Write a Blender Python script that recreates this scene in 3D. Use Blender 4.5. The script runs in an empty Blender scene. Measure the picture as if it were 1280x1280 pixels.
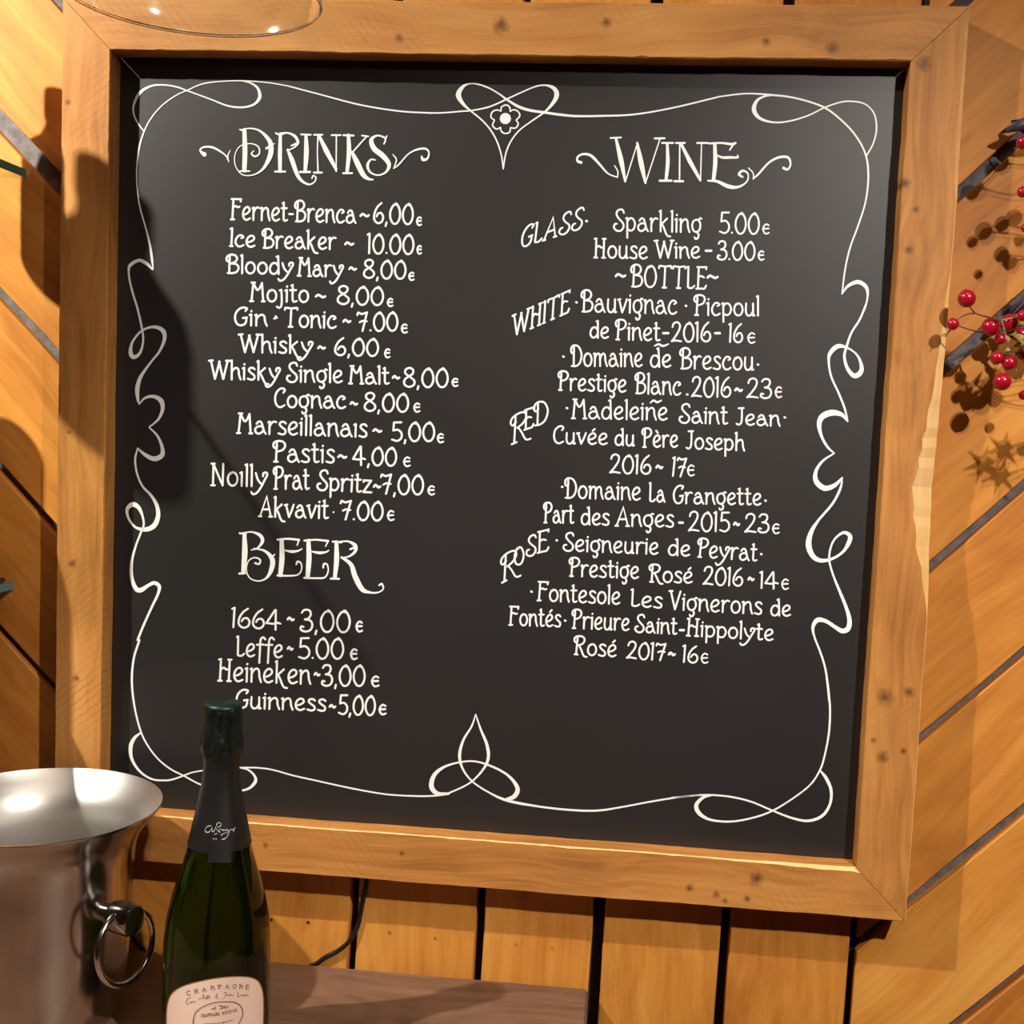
import bpy, bmesh, math, random
from mathutils import Vector, Matrix

random.seed(7)
SC = bpy.context.scene
COL = SC.collection
PI = math.pi

# ------------------------------------------------------------------ camera
F_PX = 1500.1
CAM = Vector((0.165734, -1.367714, 0.051627))
RW = [Vector((0.994401, 0.097092, 0.041704)),      # camera right
      Vector((0.049309, -0.077300, -0.995788)),    # camera down
      Vector((-0.093459, 0.992269, -0.081655))]    # camera forward
cd = bpy.data.cameras.new('camera')
cd.sensor_fit = 'HORIZONTAL'; cd.sensor_width = 36.0; cd.lens = F_PX / 1280.0 * 36.0
cd.clip_start = 0.02; cd.clip_end = 60
cam = bpy.data.objects.new('camera', cd); COL.objects.link(cam)
R_, D_, Fw = RW
cam.matrix_world = Matrix(((R_.x, -D_.x, -Fw.x, CAM.x), (R_.y, -D_.y, -Fw.y, CAM.y),
                           (R_.z, -D_.z, -Fw.z, CAM.z), (0, 0, 0, 1)))
SC.camera = cam

# ------------------------------------------------------------------ colour management, world, lamps
SC.view_settings.view_transform = 'Standard'
SC.view_settings.look = 'None'
SC.view_settings.gamma = 1.0
SC.view_settings.use_curve_mapping = False
SC.view_settings.exposure = 0.0

w = bpy.data.worlds.new('room_air'); SC.world = w; w.use_nodes = True
w.node_tree.nodes['Background'].inputs[0].default_value = (1.0, 0.72, 0.45, 1)
w.node_tree.nodes['Background'].inputs[1].default_value = 0.06

L1 = Vector((-1.42, -1.05, 1.43))
L2 = Vector((0.98, -1.42, 0.95))
def spot(name, loc, target, power, color, size_deg, blend, radius):
    d = bpy.data.lights.new(name, 'SPOT'); d.energy = power; d.color = color
    d.spot_size = math.radians(size_deg); d.spot_blend = blend; d.shadow_soft_size = radius
    o = bpy.data.objects.new(name, d); COL.objects.link(o); o.location = loc
    o.rotation_euler = (Vector(target) - Vector(loc)).to_track_quat('-Z', 'Y').to_euler()
    return o
def area(name, loc, target, power, color, sx, sy):
    d = bpy.data.lights.new(name, 'AREA'); d.energy = power; d.color = color
    d.shape = 'RECTANGLE'; d.size = sx; d.size_y = sy
    o = bpy.data.objects.new(name, d); COL.objects.link(o); o.location = loc
    o.rotation_euler = (Vector(target) - Vector(loc)).to_track_quat('-Z', 'Y').to_euler()
    return o
spot('spotlight_left', L1, (-1.02, 0.04, 0.47), 470, (1.0, 0.93, 0.72), 42, 1.0, 0.020)
spot('spotlight_left_spill', L1, (0.05, 0.04, -0.95), 255, (1.0, 0.93, 0.81), 86, 1.0, 0.020)
spot('spotlight_right', L2, (0.16, 0.04, -0.95), 106, (1.0, 0.92, 0.81), 80, 1.0, 0.010)
spot('spotlight_right_twin', L2 + Vector((-0.035, 0.0, 0.045)), (0.16, 0.04, -0.95), 54, (1.0, 0.92, 0.81), 80, 1.0, 0.010)
area('overhead_fill', (0.2, -2.2, 3.4), (0.1, 0.0, -0.2), 26, (1.0, 0.84, 0.66), 2.2, 1.4)  # added soft fill from above, stands for no actual lamp

# ------------------------------------------------------------------ pixel -> point on a plane y = const
def ray(u, v):
    return R_ * ((u - 640) / F_PX) + D_ * ((v - 640) / F_PX) + Fw
def at(u, v, y):
    d = ray(u, v); s = (y - CAM.y) / d.y
    return CAM + d * s

# ------------------------------------------------------------------ tagging helpers
def tag(o, label=None, cat=None, group=None, kind=None):
    if label: o['label'] = label
    if cat: o['category'] = cat
    if group: o['group'] = group
    if kind: o['kind'] = kind
    return o
def empty(name, loc=(0, 0, 0)):
    o = bpy.data.objects.new(name, None); COL.objects.link(o); o.location = loc
    o.empty_display_size = 0.03
    return o
def link(name, me, mat, parent=None, loc=None, rot=None):
    o = bpy.data.objects.new(name, me); COL.objects.link(o)
    if mat is not None:
        ms = mat if isinstance(mat, (list, tuple)) else [mat]
        if not me.materials:
            for m in ms: me.materials.append(m)
    if loc is not None: o.location = loc
    if rot is not None: o.rotation_euler = rot
    if parent is not None:
        o.parent = parent
        # keep world placement given in loc/rot: parents are unrotated, only offset
        off = Vector(parent.location)
        p = parent.parent
        while p: off += Vector(p.location); p = p.parent
        o.location = Vector(o.location) - off
    return o
def mesh(name, verts, faces, smooth=False, mats=None):
    me = bpy.data.meshes.new(name); me.from_pydata([tuple(v) for v in verts], [], faces)
    if mats: me.polygons.foreach_set('material_index', mats)
    if smooth: me.polygons.foreach_set('use_smooth', [True] * len(me.polygons))
    me.update(); return me
def fixn(me):
    bm = bmesh.new(); bm.from_mesh(me); bmesh.ops.recalc_face_normals(bm, faces=bm.faces); bm.to_mesh(me); bm.free(); return me
def autosmooth(me, ang=35):
    me.polygons.foreach_set('use_smooth', [True] * len(me.polygons))
    bm = bmesh.new(); bm.from_mesh(me)
    for e in bm.edges:
        if len(e.link_faces) == 2 and e.calc_face_angle(0) > math.radians(ang): e.smooth = False
    bm.to_mesh(me); bm.free(); return me

class MB:
    def __init__(s): s.v = []; s.f = []; s.m = []
    def add(s, vs, fs, mi=0):
        b = len(s.v); s.v += [Vector(v) for v in vs]
        s.f += [tuple(i + b for i in f) for f in fs]; s.m += [mi] * len(fs)
    def box(s, lo, hi, ch=0.0):
        x0, y0, z0 = lo; x1, y1, z1 = hi
        bm = bmesh.new(); bmesh.ops.create_cube(bm, size=1)
        for v in bm.verts:
            v.co = Vector(((x0 + x1) / 2 + v.co.x * (x1 - x0), (y0 + y1) / 2 + v.co.y * (y1 - y0), (z0 + z1) / 2 + v.co.z * (z1 - z0)))
        if ch: bmesh.ops.bevel(bm, geom=bm.edges[:] , offset=ch, segments=2, affect='EDGES')
        bm.verts.index_update()
        s.add([v.co.copy() for v in bm.verts], [tuple(v.index for v in f.verts) for f in bm.faces]); bm.free()
    def lathe(s, prof, c=(0, 0, 0), n=64, axis=None):
        """prof: (r,z) list; closed on the axis where r==0"""
        c = Vector(c); M = Matrix.Identity(3)
        if axis is not None: M = Vector(axis).to_track_quat('Z', 'Y').to_matrix()
        vs = []; fs = []; rings = []
        for r, z in prof:
            if r <= 1e-7:
                rings.append([len(vs)]); vs.append(c + M @ Vector((0, 0, z)))
            else:
                rings.append(list(range(len(vs), len(vs) + n)))
                vs += [c + M @ Vector((r * math.cos(2 * PI * i / n), r * math.sin(2 * PI * i / n), z)) for i in range(n)]
        for a, b in zip(rings[:-1], rings[1:]):
            if len(a) == 1 and len(b) == 1: continue
            for i in range(n):
                j = (i + 1) % n
                if len(a) == 1: fs.append((a[0], b[i], b[j]))
                elif len(b) == 1: fs.append((a[i], a[j], b[0]))
                else: fs.append((a[i], a[j], b[j], b[i]))
        s.add(vs, fs)
    def tube(s, pts, rad, n=8, closed=False):
        pts = [Vector(p) for p in pts]; N = len(pts)
        rad = rad if isinstance(rad, (list, tuple)) else [rad] * N
        vs = []; fs = []; up = None
        for i, p in enumerate(pts):
            if closed: t = pts[(i + 1) % N] - pts[i - 1]
            else: t = pts[min(i + 1, N - 1)] - pts[max(i - 1, 0)]
            t.normalize()
            if up is None: up = t.orthogonal().normalized()
            up = (up - t * up.dot(t)).normalized(); sd = t.cross(up)
            vs += [p + (up * math.cos(2 * PI * k / n) + sd * math.sin(2 * PI * k / n)) * rad[i] for k in range(n)]
        for i in range(N if closed else N - 1):
            a = i * n; b = ((i + 1) % N) * n
            for k in range(n): fs.append((a + k, a + (k + 1) % n, b + (k + 1) % n, b + k))
        if not closed:
            fs.append(tuple(range(n - 1, -1, -1))); fs.append(tuple(range((N - 1) * n, N * n)))
        s.add(vs, fs)
    def ball(s, c, r, n=12, sq=(1, 1, 1)):
        prof = [(0, -1)] + [(math.sin(PI * i / n), -math.cos(PI * i / n)) for i in range(1, n)] + [(0, 1)]
        b = len(s.v); s.lathe(prof, (0, 0, 0), n=n * 2)
        for i in range(b, len(s.v)):
            v = s.v[i]; s.v[i] = Vector(c) + Vector((v.x * r * sq[0], v.y * r * sq[1], v.z * r * sq[2]))
    def build(s, name, mat, parent=None, smooth=None, origin=None):
        o = Vector(origin) if origin is not None else Vector((0, 0, 0))
        me = mesh(name, [v - o for v in s.v], s.f, mats=s.m)
        fixn(me)
        if smooth: autosmooth(me, smooth)
        return link(name, me, mat, parent, loc=o)

# ------------------------------------------------------------------ materials
def srgb(r, g, b):
    f = lambda c: (c / 255 / 12.92) if c / 255 <= 0.04045 else ((c / 255 + 0.055) / 1.055) ** 2.4
    return (f(r), f(g), f(b), 1)
class NT:
    def __init__(s, name):
        s.m = bpy.data.materials.new(name); s.m.use_nodes = True; s.t = s.m.node_tree
        s.b = s.t.nodes['Principled BSDF']; s.out = s.t.nodes['Material Output']
    def n(s, typ, **kw):
        nd = s.t.nodes.new(typ)
        for k, v in kw.items():
            if hasattr(nd, k): setattr(nd, k, v)
            else: nd.inputs[k.replace('_', ' ')].default_value = v
        return nd
    def l(s, a, b): s.t.links.new(a, b)
    def math(s, op, a, b=None, c=None, clamp=False):
        nd = s.t.nodes.new('ShaderNodeMath'); nd.operation = op; nd.use_clamp = clamp
        for i, x in enumerate((a, b, c)):
            if x is None: continue
            if isinstance(x, (int, float)): nd.inputs[i].default_value = x
            else: s.l(x, nd.inputs[i])
        return nd.outputs[0]
    def vmath(s, op, a, b):
        nd = s.t.nodes.new('ShaderNodeVectorMath'); nd.operation = op
        for i, x in enumerate((a, b)):
            if isinstance(x, (tuple, list)): nd.inputs[i].default_value = x
            else: s.l(x, nd.inputs[i])
        return nd.outputs[0]
    def mix(s, fac, a, b, typ='MIX'):
        nd = s.t.nodes.new('ShaderNodeMix'); nd.data_type = 'RGBA'; nd.blend_type = typ
        for i, x in ((0, fac), (6, a), (7, b)):
            if isinstance(x, (int, float)): nd.inputs[i].default_value = x
            elif isinstance(x, (tuple, list)): nd.inputs[i].default_value = x
            else: s.l(x, nd.inputs[i])
        return nd.outputs[2]
    def ramp(s, fac, stops):
        nd = s.t.nodes.new('ShaderNodeValToRGB'); r = nd.color_ramp
        while len(r.elements) < len(stops): r.elements.new(0.5)
        for e, (p, c) in zip(r.elements, stops): e.position = p; e.color = c
        s.l(fac, nd.inputs[0]); return nd.outputs[0]
    def noise(s, vec, scale, detail=4, rough=0.55, dist=0.0):
        nd = s.n('ShaderNodeTexNoise'); nd.inputs['Scale'].default_value = scale
        nd.inputs['Detail'].default_value = detail; nd.inputs['Roughness'].default_value = rough
        nd.inputs['Distortion'].default_value = dist
        s.l(vec, nd.inputs['Vector']); return nd.outputs['Fac']

def wood(name, dark, mid, light, across='Z', saw=0.0, knots=(), rough=0.55, var=0.25, seed=0.0, rings=0.5, voro=True):
    """grain runs along local X; across = axis of the board's width"""
    t = NT(name)
    tc = t.n('ShaderNodeTexCoord'); oi = t.n('ShaderNodeObjectInfo')
    rnd = t.math('MULTIPLY_ADD', oi.outputs['Random'], 37.0, seed)
    cb = t.n('ShaderNodeCombineXYZ'); t.l(rnd, cb.inputs[0]); t.l(rnd, cb.inputs[1]); t.l(rnd, cb.inputs[2])
    base = tc.outputs['Object']
    p = t.vmath('ADD', base, cb.outputs[0])
    # warp
    wn = t.n('ShaderNodeTexNoise'); wn.inputs['Scale'].default_value = 3.0; wn.inputs['Detail'].default_value = 2
    t.l(p, wn.inputs['Vector'])
    wv = t.vmath('MULTIPLY', t.vmath('SUBTRACT', wn.outputs['Color'], (0.5, 0.5, 0.5)), (0.10, 0.10, 0.10))
    q = t.vmath('ADD', p, wv)
    fine = t.noise(t.vmath('MULTIPLY', q, (5, 160, 160)), 1.0, 5, 0.6)
    streak = t.noise(t.vmath('MULTIPLY', q, (2.2, 38, 38)), 1.0, 3, 0.6)
    blot = t.noise(p, 7.0, 3, 0.6, 0.4)
    big = t.noise(t.vmath('MULTIPLY', p, (3, 7, 7)), 1.0, 2, 0.5, 0.6)
    # cathedral rings: iso-lines of a stretched low noise
    ringn = t.noise(t.vmath('MULTIPLY', q, (1.3, 6.5, 6.5)), 1.0, 1, 0.4, 0.2)
    rg = t.math('SINE', t.math('MULTIPLY', ringn, 95.0))
    rg = t.math('POWER', t.math('MULTIPLY_ADD', rg, 0.5, 0.5), 2.0)
    f = t.math('MULTIPLY_ADD', t.math('SUBTRACT', fine, 0.5), 0.55, 0.5)
    f = t.math('ADD', f, t.math('MULTIPLY', t.math('SUBTRACT', streak, 0.5), 0.7))
    f = t.math('ADD', f, t.math('MULTIPLY', t.math('SUBTRACT', big, 0.5), 0.9))
    f = t.math('SUBTRACT', f, t.math('MULTIPLY', rg, 0.16 * rings))
    f = t.math('ADD', f, t.math('MULTIPLY', t.math('SUBTRACT', oi.outputs['Random'], 0.5), var), clamp=True)
    col = t.ramp(f, [(0.12, dark), (0.5, mid), (0.88, light)])
    # grey-brown stain blotches
    st = t.math('MULTIPLY', t.math('SUBTRACT', blot, 0.56, clamp=True), 3.2, clamp=True)
    col = t.mix(t.math('MULTIPLY', st, 0.38), col, tuple(c * 0.6 for c in dark[:3]) + (1,))
    bump_h = t.math('MULTIPLY', fine, 1.0)
    if voro:
        vo = t.n('ShaderNodeTexVoronoi'); vo.inputs['Scale'].default_value = 1.0
        t.l(t.vmath('MULTIPLY', q, (5.0, 10.0, 10.0)), vo.inputs['Vector'])
        sep = t.n('ShaderNodeSeparateColor'); t.l(vo.outputs['Color'], sep.inputs[0])
        gate = t.math('GREATER_THAN', sep.outputs[0], 0.72)
        kd = t.math('SUBTRACT', 1.0, t.math('DIVIDE', vo.outputs['Distance'], 0.085), clamp=True)
        kf = t.math('MULTIPLY', gate, t.math('MULTIPLY', kd, 1.6, clamp=True))
        col = t.mix(t.math('MULTIPLY', kf, 0.8), col, srgb(62, 36, 18))
    ax = {'Z': 2, 'Y': 1}[across]
    if knots:
        sx = t.n('ShaderNodeSeparateXYZ'); t.l(base, sx.inputs[0])
        jn = t.math('MULTIPLY', t.math('SUBTRACT', t.noise(base, 160, 3), 0.5), 1.1)
        tot = None
        for kx, kz, kr in knots:
            dx = t.math('SUBTRACT', sx.outputs[0], kx); dz = t.math('SUBTRACT', sx.outputs[ax], kz)
            d = t.math('SQRT', t.math('ADD', t.math('MULTIPLY', dx, dx), t.math('MULTIPLY', dz, dz)))
            g = t.math('SUBTRACT', 1.0, t.math('ADD', t.math('DIVIDE', d, kr), jn), clamp=True)
            tot = g if tot is None else t.math('MAXIMUM', tot, g)
        col = t.mix(t.math('MULTIPLY', tot, 0.9, clamp=True), col, srgb(78, 46, 24))
    if saw:
        sw = t.n('ShaderNodeTexWave'); sw.inputs['Scale'].default_value = 38; sw.inputs['Distortion'].default_value = 2.6
        sw.inputs['Detail'].default_value = 2; sw.inputs['Detail Scale'].default_value = 2
        mp = t.n('ShaderNodeMapping'); mp.inputs['Rotation'].default_value = (0, 0.7, 0)
        t.l(p, mp.inputs['Vector']); t.l(mp.outputs[0], sw.inputs['Vector'])
        s2 = t.math('POWER', sw.outputs['Fac'], 6.0)
        s2 = t.math('MULTIPLY', s2, t.math('MULTIPLY', t.math('SUBTRACT', t.noise(p, 9, 2), 0.42, clamp=True), 3.0, clamp=True))
        col = t.mix(t.math('MULTIPLY', s2, saw * 0.55), col, dark)
        bump_h = t.math('SUBTRACT', bump_h, t.math('MULTIPLY', s2, 0.2))
    t.l(col, t.b.inputs['Base Color'])
    t.b.inputs['Roughness'].default_value = rough
    t.b.inputs['Specular IOR Level'].default_value = 0.3
    bp = t.n('ShaderNodeBump'); bp.inputs['Strength'].default_value = 0.35; bp.inputs['Distance'].default_value = 0.0012
    t.l(bump_h, bp.inputs['Height']); t.l(bp.outputs[0], t.b.inputs['Normal'])
    return t.m
def plain(name, col, rough=0.5, metal=0.0, spec=0.5, noise=0.0, nscale=30, bump=0.0, coat=0.0):
    t = NT(name); tc = t.n('ShaderNodeTexCoord')
    nf = t.noise(tc.outputs['Object'], nscale, 4)
    c2 = tuple(max(0, c * (1 - noise)) for c in col[:3]) + (1,)
    c3 = tuple(min(1, c * (1 + noise)) for c in col[:3]) + (1,)
    t.l(t.ramp(nf, [(0.3, c2), (0.7, c3)]), t.b.inputs['Base Color'])
    t.b.inputs['Roughness'].default_value = rough; t.b.inputs['Metallic'].default_value = metal
    t.b.inputs['Specular IOR Level'].default_value = spec
    if coat: t.b.inputs['Coat Weight'].default_value = coat
    if bump:
        bp = t.n('ShaderNodeBump'); bp.inputs['Strength'].default_value = bump; bp.inputs['Distance'].default_value = 0.001
        t.l(nf, bp.inputs['Height']); t.l(bp.outputs[0], t.b.inputs['Normal'])
    return t.m
def clear_glass(name, tint, edge=None, ior=1.5):
    """thin-walled glass: see-through with Fresnel reflection"""
    t = NT(name)
    tr = t.n('ShaderNodeBsdfTransparent'); tr.inputs[0].default_value = tint
    gl = t.n('ShaderNodeBsdfGlossy'); gl.inputs['Roughness'].default_value = 0.09
    ge = t.n('ShaderNodeNewGeometry')
    dp = t.n('ShaderNodeVectorMath'); dp.operation = 'DOT_PRODUCT'; t.l(ge.outputs['Incoming'], dp.inputs[0]); t.l(ge.outputs['Normal'], dp.inputs[1])
    fr = t.math('MULTIPLY_ADD', t.math('POWER', t.math('SUBTRACT', 1.0, t.math('ABSOLUTE', dp.outputs['Value'])), 5.0), 0.92, 0.08)
    mx = t.n('ShaderNodeMixShader')
    t.l(fr, mx.inputs[0]); t.l(tr.outputs[0], mx.inputs[1]); t.l(gl.outputs[0], mx.inputs[2])
    t.l(mx.outputs[0], t.out.inputs['Surface'])
    return t.m

M = {}
M['plank'] = wood('plank_wood', srgb(174, 104, 40), srgb(203, 134, 56), srgb(222, 158, 76), saw=0.08, var=0.26)
M['backing'] = plain('wall_felt', srgb(100, 94, 97), 0.95, noise=0.35, nscale=90, bump=0.6)
M['cavity'] = plain('dark_cavity', srgb(24, 21, 22), 0.9, noise=0.2)
M['panel'] = None
M['paint'] = plain('white_paint', srgb(246, 244, 244), 0.55, noise=0.03)
M['raw'] = wood('raw_split_wood', srgb(206, 150, 86), srgb(240, 190, 122), srgb(250, 214, 156), saw=0, rings=0, voro=False)
M['steel'] = None
M['table'] = wood('table_wood', srgb(84, 60, 48), srgb(116, 86, 68), srgb(138, 106, 86), saw=0, rings=0.6, rough=0.45, voro=False)
M['black'] = plain('black_rubber', srgb(22, 20, 20), 0.4)

t = NT('black_board'); tc = t.n('ShaderNodeTexCoord')
nf = t.noise(tc.outputs['Object'], 6, 4); ns = t.noise(tc.outputs['Object'], 420, 2)
c = t.ramp(nf, [(0.3, srgb(34, 32, 33)), (0.7, srgb(39, 37, 38))])
spk = t.math('GREATER_THAN', ns, 0.80)
t.l(t.mix(t.math('MULTIPLY', spk, 0.5), c, srgb(90, 86, 82)), t.b.inputs['Base Color'])
t.b.inputs['Roughness'].default_value = 0.43; t.b.inputs['Specular IOR Level'].default_value = 0.6
M['panel'] = t.m

# ================================================================== SETTING
def structure(o): o['kind'] = 'structure'; return o
FLOOR_Z = -1.57; CEIL = 3.7
WALL_Y = 0.04; PT = 0.012
KW = 0.98600     # wall features were measured on a plane 20 mm deeper
mb = MB(); mb.box((-4.0, WALL_Y + 0.022, FLOOR_Z), (3.6, WALL_Y + 0.12, CEIL)); wall = structure(mb.build('wall_back', M['cavity']))
M['floorm'] = wood('floor_wood', srgb(60, 38, 24), srgb(84, 56, 36), srgb(104, 72, 48), across='Y', saw=0, rings=0.3, voro=False)
M['roomwall'] = plain('warm_plaster', srgb(150, 112, 78), 0.9, noise=0.08, nscale=4)
M['ceil'] = plain('ceiling_paint', srgb(120, 92, 66), 0.9, noise=0.05, nscale=3)
mb = MB(); mb.box((-4.1, -4.6, FLOOR_Z - 0.1), (3.7, 0.18, FLOOR_Z)); structure(mb.build('floor', M['floorm']))
mb = MB(); mb.box((-4.1, -4.6, CEIL), (3.7, 0.18, CEIL + 0.1)); structure(mb.build('ceiling', M['ceil']))
mb = MB(); mb.box((-4.1, -4.6, FLOOR_Z), (-4.0, 0.18, CEIL)); structure(mb.build('wall_left', M['roomwall']))
mb = MB(); mb.box((3.6, -4.6, FLOOR_Z), (3.7, 0.18, CEIL)); structure(mb.build('wall_right', M['roomwall']))
mb = MB(); mb.box((-4.0, -4.6, FLOOR_Z), (3.6, -4.5, CEIL)); structure(mb.build('wall_front', M['roomwall']))

# ---- planks
def clip(poly, a, b, c):
    """keep a*x+b*z<=c"""
    out = []
    for i in range(len(poly)):
        p = poly[i]; q = poly[(i + 1) % len(poly)]
        dp = a * p[0] + b * p[1] - c; dq = a * q[0] + b * q[1] - c
        if dp <= 0: out.append(p)
        if dp * dq < 0:
            s = dp / (dp - dq); out.append((p[0] + (q[0] - p[0]) * s, p[1] + (q[1] - p[1]) * s))
    return out
SCREW = None
def plank(poly, ang, mat=None, lift=0.0, PT=PT):
    """poly in wall (x,z); grain direction at angle ang"""
    if len(poly) < 3: return None
    cx = sum(p[0] for p in poly) / len(poly); cz = sum(p[1] for p in poly) / len(poly)
    ca, sa = math.cos(ang), math.sin(ang)
    pts = []
    n = len(poly)
    for i in range(n):
        p = poly[i]; q = poly[(i + 1) % n]; L = math.hypot(q[0] - p[0], q[1] - p[1])
        if L < 1e-4: continue
        k = max(1, int(L / 0.07))
        nx, nz = -(q[1] - p[1]) / L, (q[0] - p[0]) / L
        for j in range(k):
            s = j / k; jj = 0 if j == 0 else random.uniform(-0.0011, 0.0011)
            pts.append((p[0] + (q[0] - p[0]) * s + nx * jj, p[1] + (q[1] - p[1]) * s + nz * jj))
    loc = [((x - cx) * ca + (z - cz) * sa, -(x - cx) * sa + (z - cz) * ca) for x, z in pts]
    # signed area -> inset by chamfer
    A = sum(loc[i][0] * loc[(i + 1) % len(loc)][1] - loc[(i + 1) % len(loc)][0] * loc[i][1] for i in range(len(loc)))
    if A < 0: loc.reverse()
    m = len(loc); ins = []
    ch = 0.0012
    for i in range(m):
        a = loc[i - 1]; b = loc[i]; c2 = loc[(i + 1) % m]
        e1 = Vector((b[0] - a[0], b[1] - a[1])).normalized(); e2 = Vector((c2[0] - b[0], c2[1] - b[1])).normalized()
        nn = Vector((-(e1.y + e2.y), e1.x + e2.x)); nn = nn / max(nn.length_squared / 2, 0.4)
        ins.append((b[0] + nn.x * ch, b[1] + nn.y * ch))
    vs = [(x, -PT - lift, z) for x, z in ins] + [(x, -PT - lift + ch, z) for x, z in loc] + [(x, 0, z) for x, z in loc]
    fs = [tuple(range(m)), tuple(range(3 * m - 1, 2 * m - 1, -1))]
    for i in range(m):
        j = (i + 1) % m
        fs.append((i, m + i, m + j, j)); fs.append((m + i, 2 * m + i, 2 * m + j, m + j))
    me = fixn(mesh('plank', vs, fs))
    return link('plank', me, mat or M['plank'], wall, loc=(cx, WALL_Y + PT, cz), rot=(0, -ang, 0))

ZB, ZT, XL, XR = -1.0, 1.05, -1.35, 1.45
vt = [-0.2830, -0.1263, 0.0242, 0.1735, 0.3234, 0.4745]      # gap centres at z=.525
vb = [-0.3000, -0.1467, 0.0128, 0.1580, 0.3112, 0.4632]      # at z=-.575
vw = [0.0110, 0.0105, 0.0100, 0.0145, 0.0125, 0.0095]
vt = [CAM.x + (x - CAM.x) * KW for x in vt]; vb = [CAM.x + (x - CAM.x) * KW for x in vb]
def gx(i, z): return vb[i] + (vt[i] - vb[i]) * (z + 0.575) / 1.10
vertical = []
for i in range(5):
    a, b = vw[i] / 2, vw[i + 1] / 2
    poly = [(gx(i, ZB) + a, ZB), (gx(i + 1, ZB) - b, ZB), (gx(i + 1, ZT) - b, ZT), (gx(i, ZT) + a, ZT)]
    ang = PI / 2 - 0.012
    vertical.append(plank(poly, ang, lift=random.uniform(0, 0.0015), PT=0.0222))
for xa, xb, nm in ((XL, None, 'l'), (None, XR, 'r')):
    mb = MB()
    if nm == 'l': mb.box((XL, WALL_Y + PT, ZB), (gx(0, 0) - .006, WALL_Y + 0.0222, ZT))
    else: mb.box((gx(5, 0) + .006, WALL_Y + PT, ZB), (XR, WALL_Y + 0.0222, ZT))
    mb.build('felt_sheet', M['backing'], wall)
box = [(XL, ZB), (XR, ZB), (XR, ZT), (XL, ZT)]
def vline(i, z0=ZB, z1=ZT): return gx(i, z0), gx(i, z1)
# left diagonals x+z=c
lc = [(0.823, .010), (0.611, .010), (0.400, .010), (0.191, .011), (-0.0195, .012), (-0.2325, .0215), (-0.4410, .0125), (-0.6545, .0095), (-0.8560, .0090), (-1.068, .010), (-1.28, .010), (-1.49, .01), (-1.70, .01), (-1.91, .01), (-2.12, .01), (-2.33, .01), (-2.54, .01)]
k2 = math.sqrt(2)
lc = [((CAM.x + CAM.z) * (1 - KW) + c * KW, w_) for c, w_ in lc]
sl = (vt[0] - vb[0]) / 1.10
for (c0, w0), (c1, w1) in zip(lc[:-1], lc[1:]):
    p = clip(box, 1, 1, c0 - w0 / 2 * k2); p = clip(p, -1, -1, -(c1 + w1 / 2 * k2))
    # x <= gx(0,z) - w/2
    if p: p = clip(p, 1, -sl, vb[0] + 0.575 * sl - vw[0] / 2)
    if p and len(p) > 2: plank(p, -PI / 4, lift=random.uniform(0, 0.0015))
rc = [(1.28, .01), (1.07, .01), (0.86, .01), (0.65, .01), (0.44, .010), (0.227, .011), (0.017, .0155), (-0.203, .0150), (-0.399, .0145), (-0.627, .0115), (-0.8335, .0085), (-1.034, .0115), (-1.2425, .0105), (-1.452, .01), (-1.66, .01), (-1.87, .01), (-2.08, .01), (-2.29, .01), (-2.5, .01)]
rc = [((CAM.z - CAM.x) * (1 - KW) + c * KW, w_) for c, w_ in rc]
sr = (vt[5] - vb[5]) / 1.10
for (c0, w0), (c1, w1) in zip(rc[:-1], rc[1:]):
    p = clip(box, -1, 1, c0 - w0 / 2 * k2); p = clip(p, 1, -1, -(c1 + w1 / 2 * k2))
    if p: p = clip(p, -1, sr, -(vb[5] + 0.575 * sr + vw[5] / 2))
    if p and len(p) > 2: plank(p, PI / 4, lift=random.uniform(0, 0.0015))

# sunken screws in the vertical planks
M['screw'] = plain('dark_screw', srgb(70, 52, 34), 0.5, metal=0.6)
mbs = MB(); mbs.lathe([(0, -0.0004), (0.0010, -0.0004), (0.0016, 0.0004), (0.0019, 0.0002), (0.0021, -0.001)], n=12, axis=(0, -1, 0))
sme = None
for (sx_, sy_), pi in [((385, 1153), 0), ((339, 1150), 0), ((487, 1166), 1), ((544, 1173), 1), ((645, 1181), 2), ((690, 1186), 2)]:
    pos = at(sx_, sy_, WALL_Y - 0.0012)
    if sme is None:
        so = mbs.build('screw_head', M['screw']); sme = so.data
    else:
        so = bpy.data.objects.new('screw_head', sme); COL.objects.link(so)
    so.parent = vertical[pi]
    so.matrix_parent_inverse = (Matrix.Translation(vertical[pi].location + wall.location) @ vertical[pi].rotation_euler.to_matrix().to_4x4()).inverted()
    so.location = pos

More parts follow.
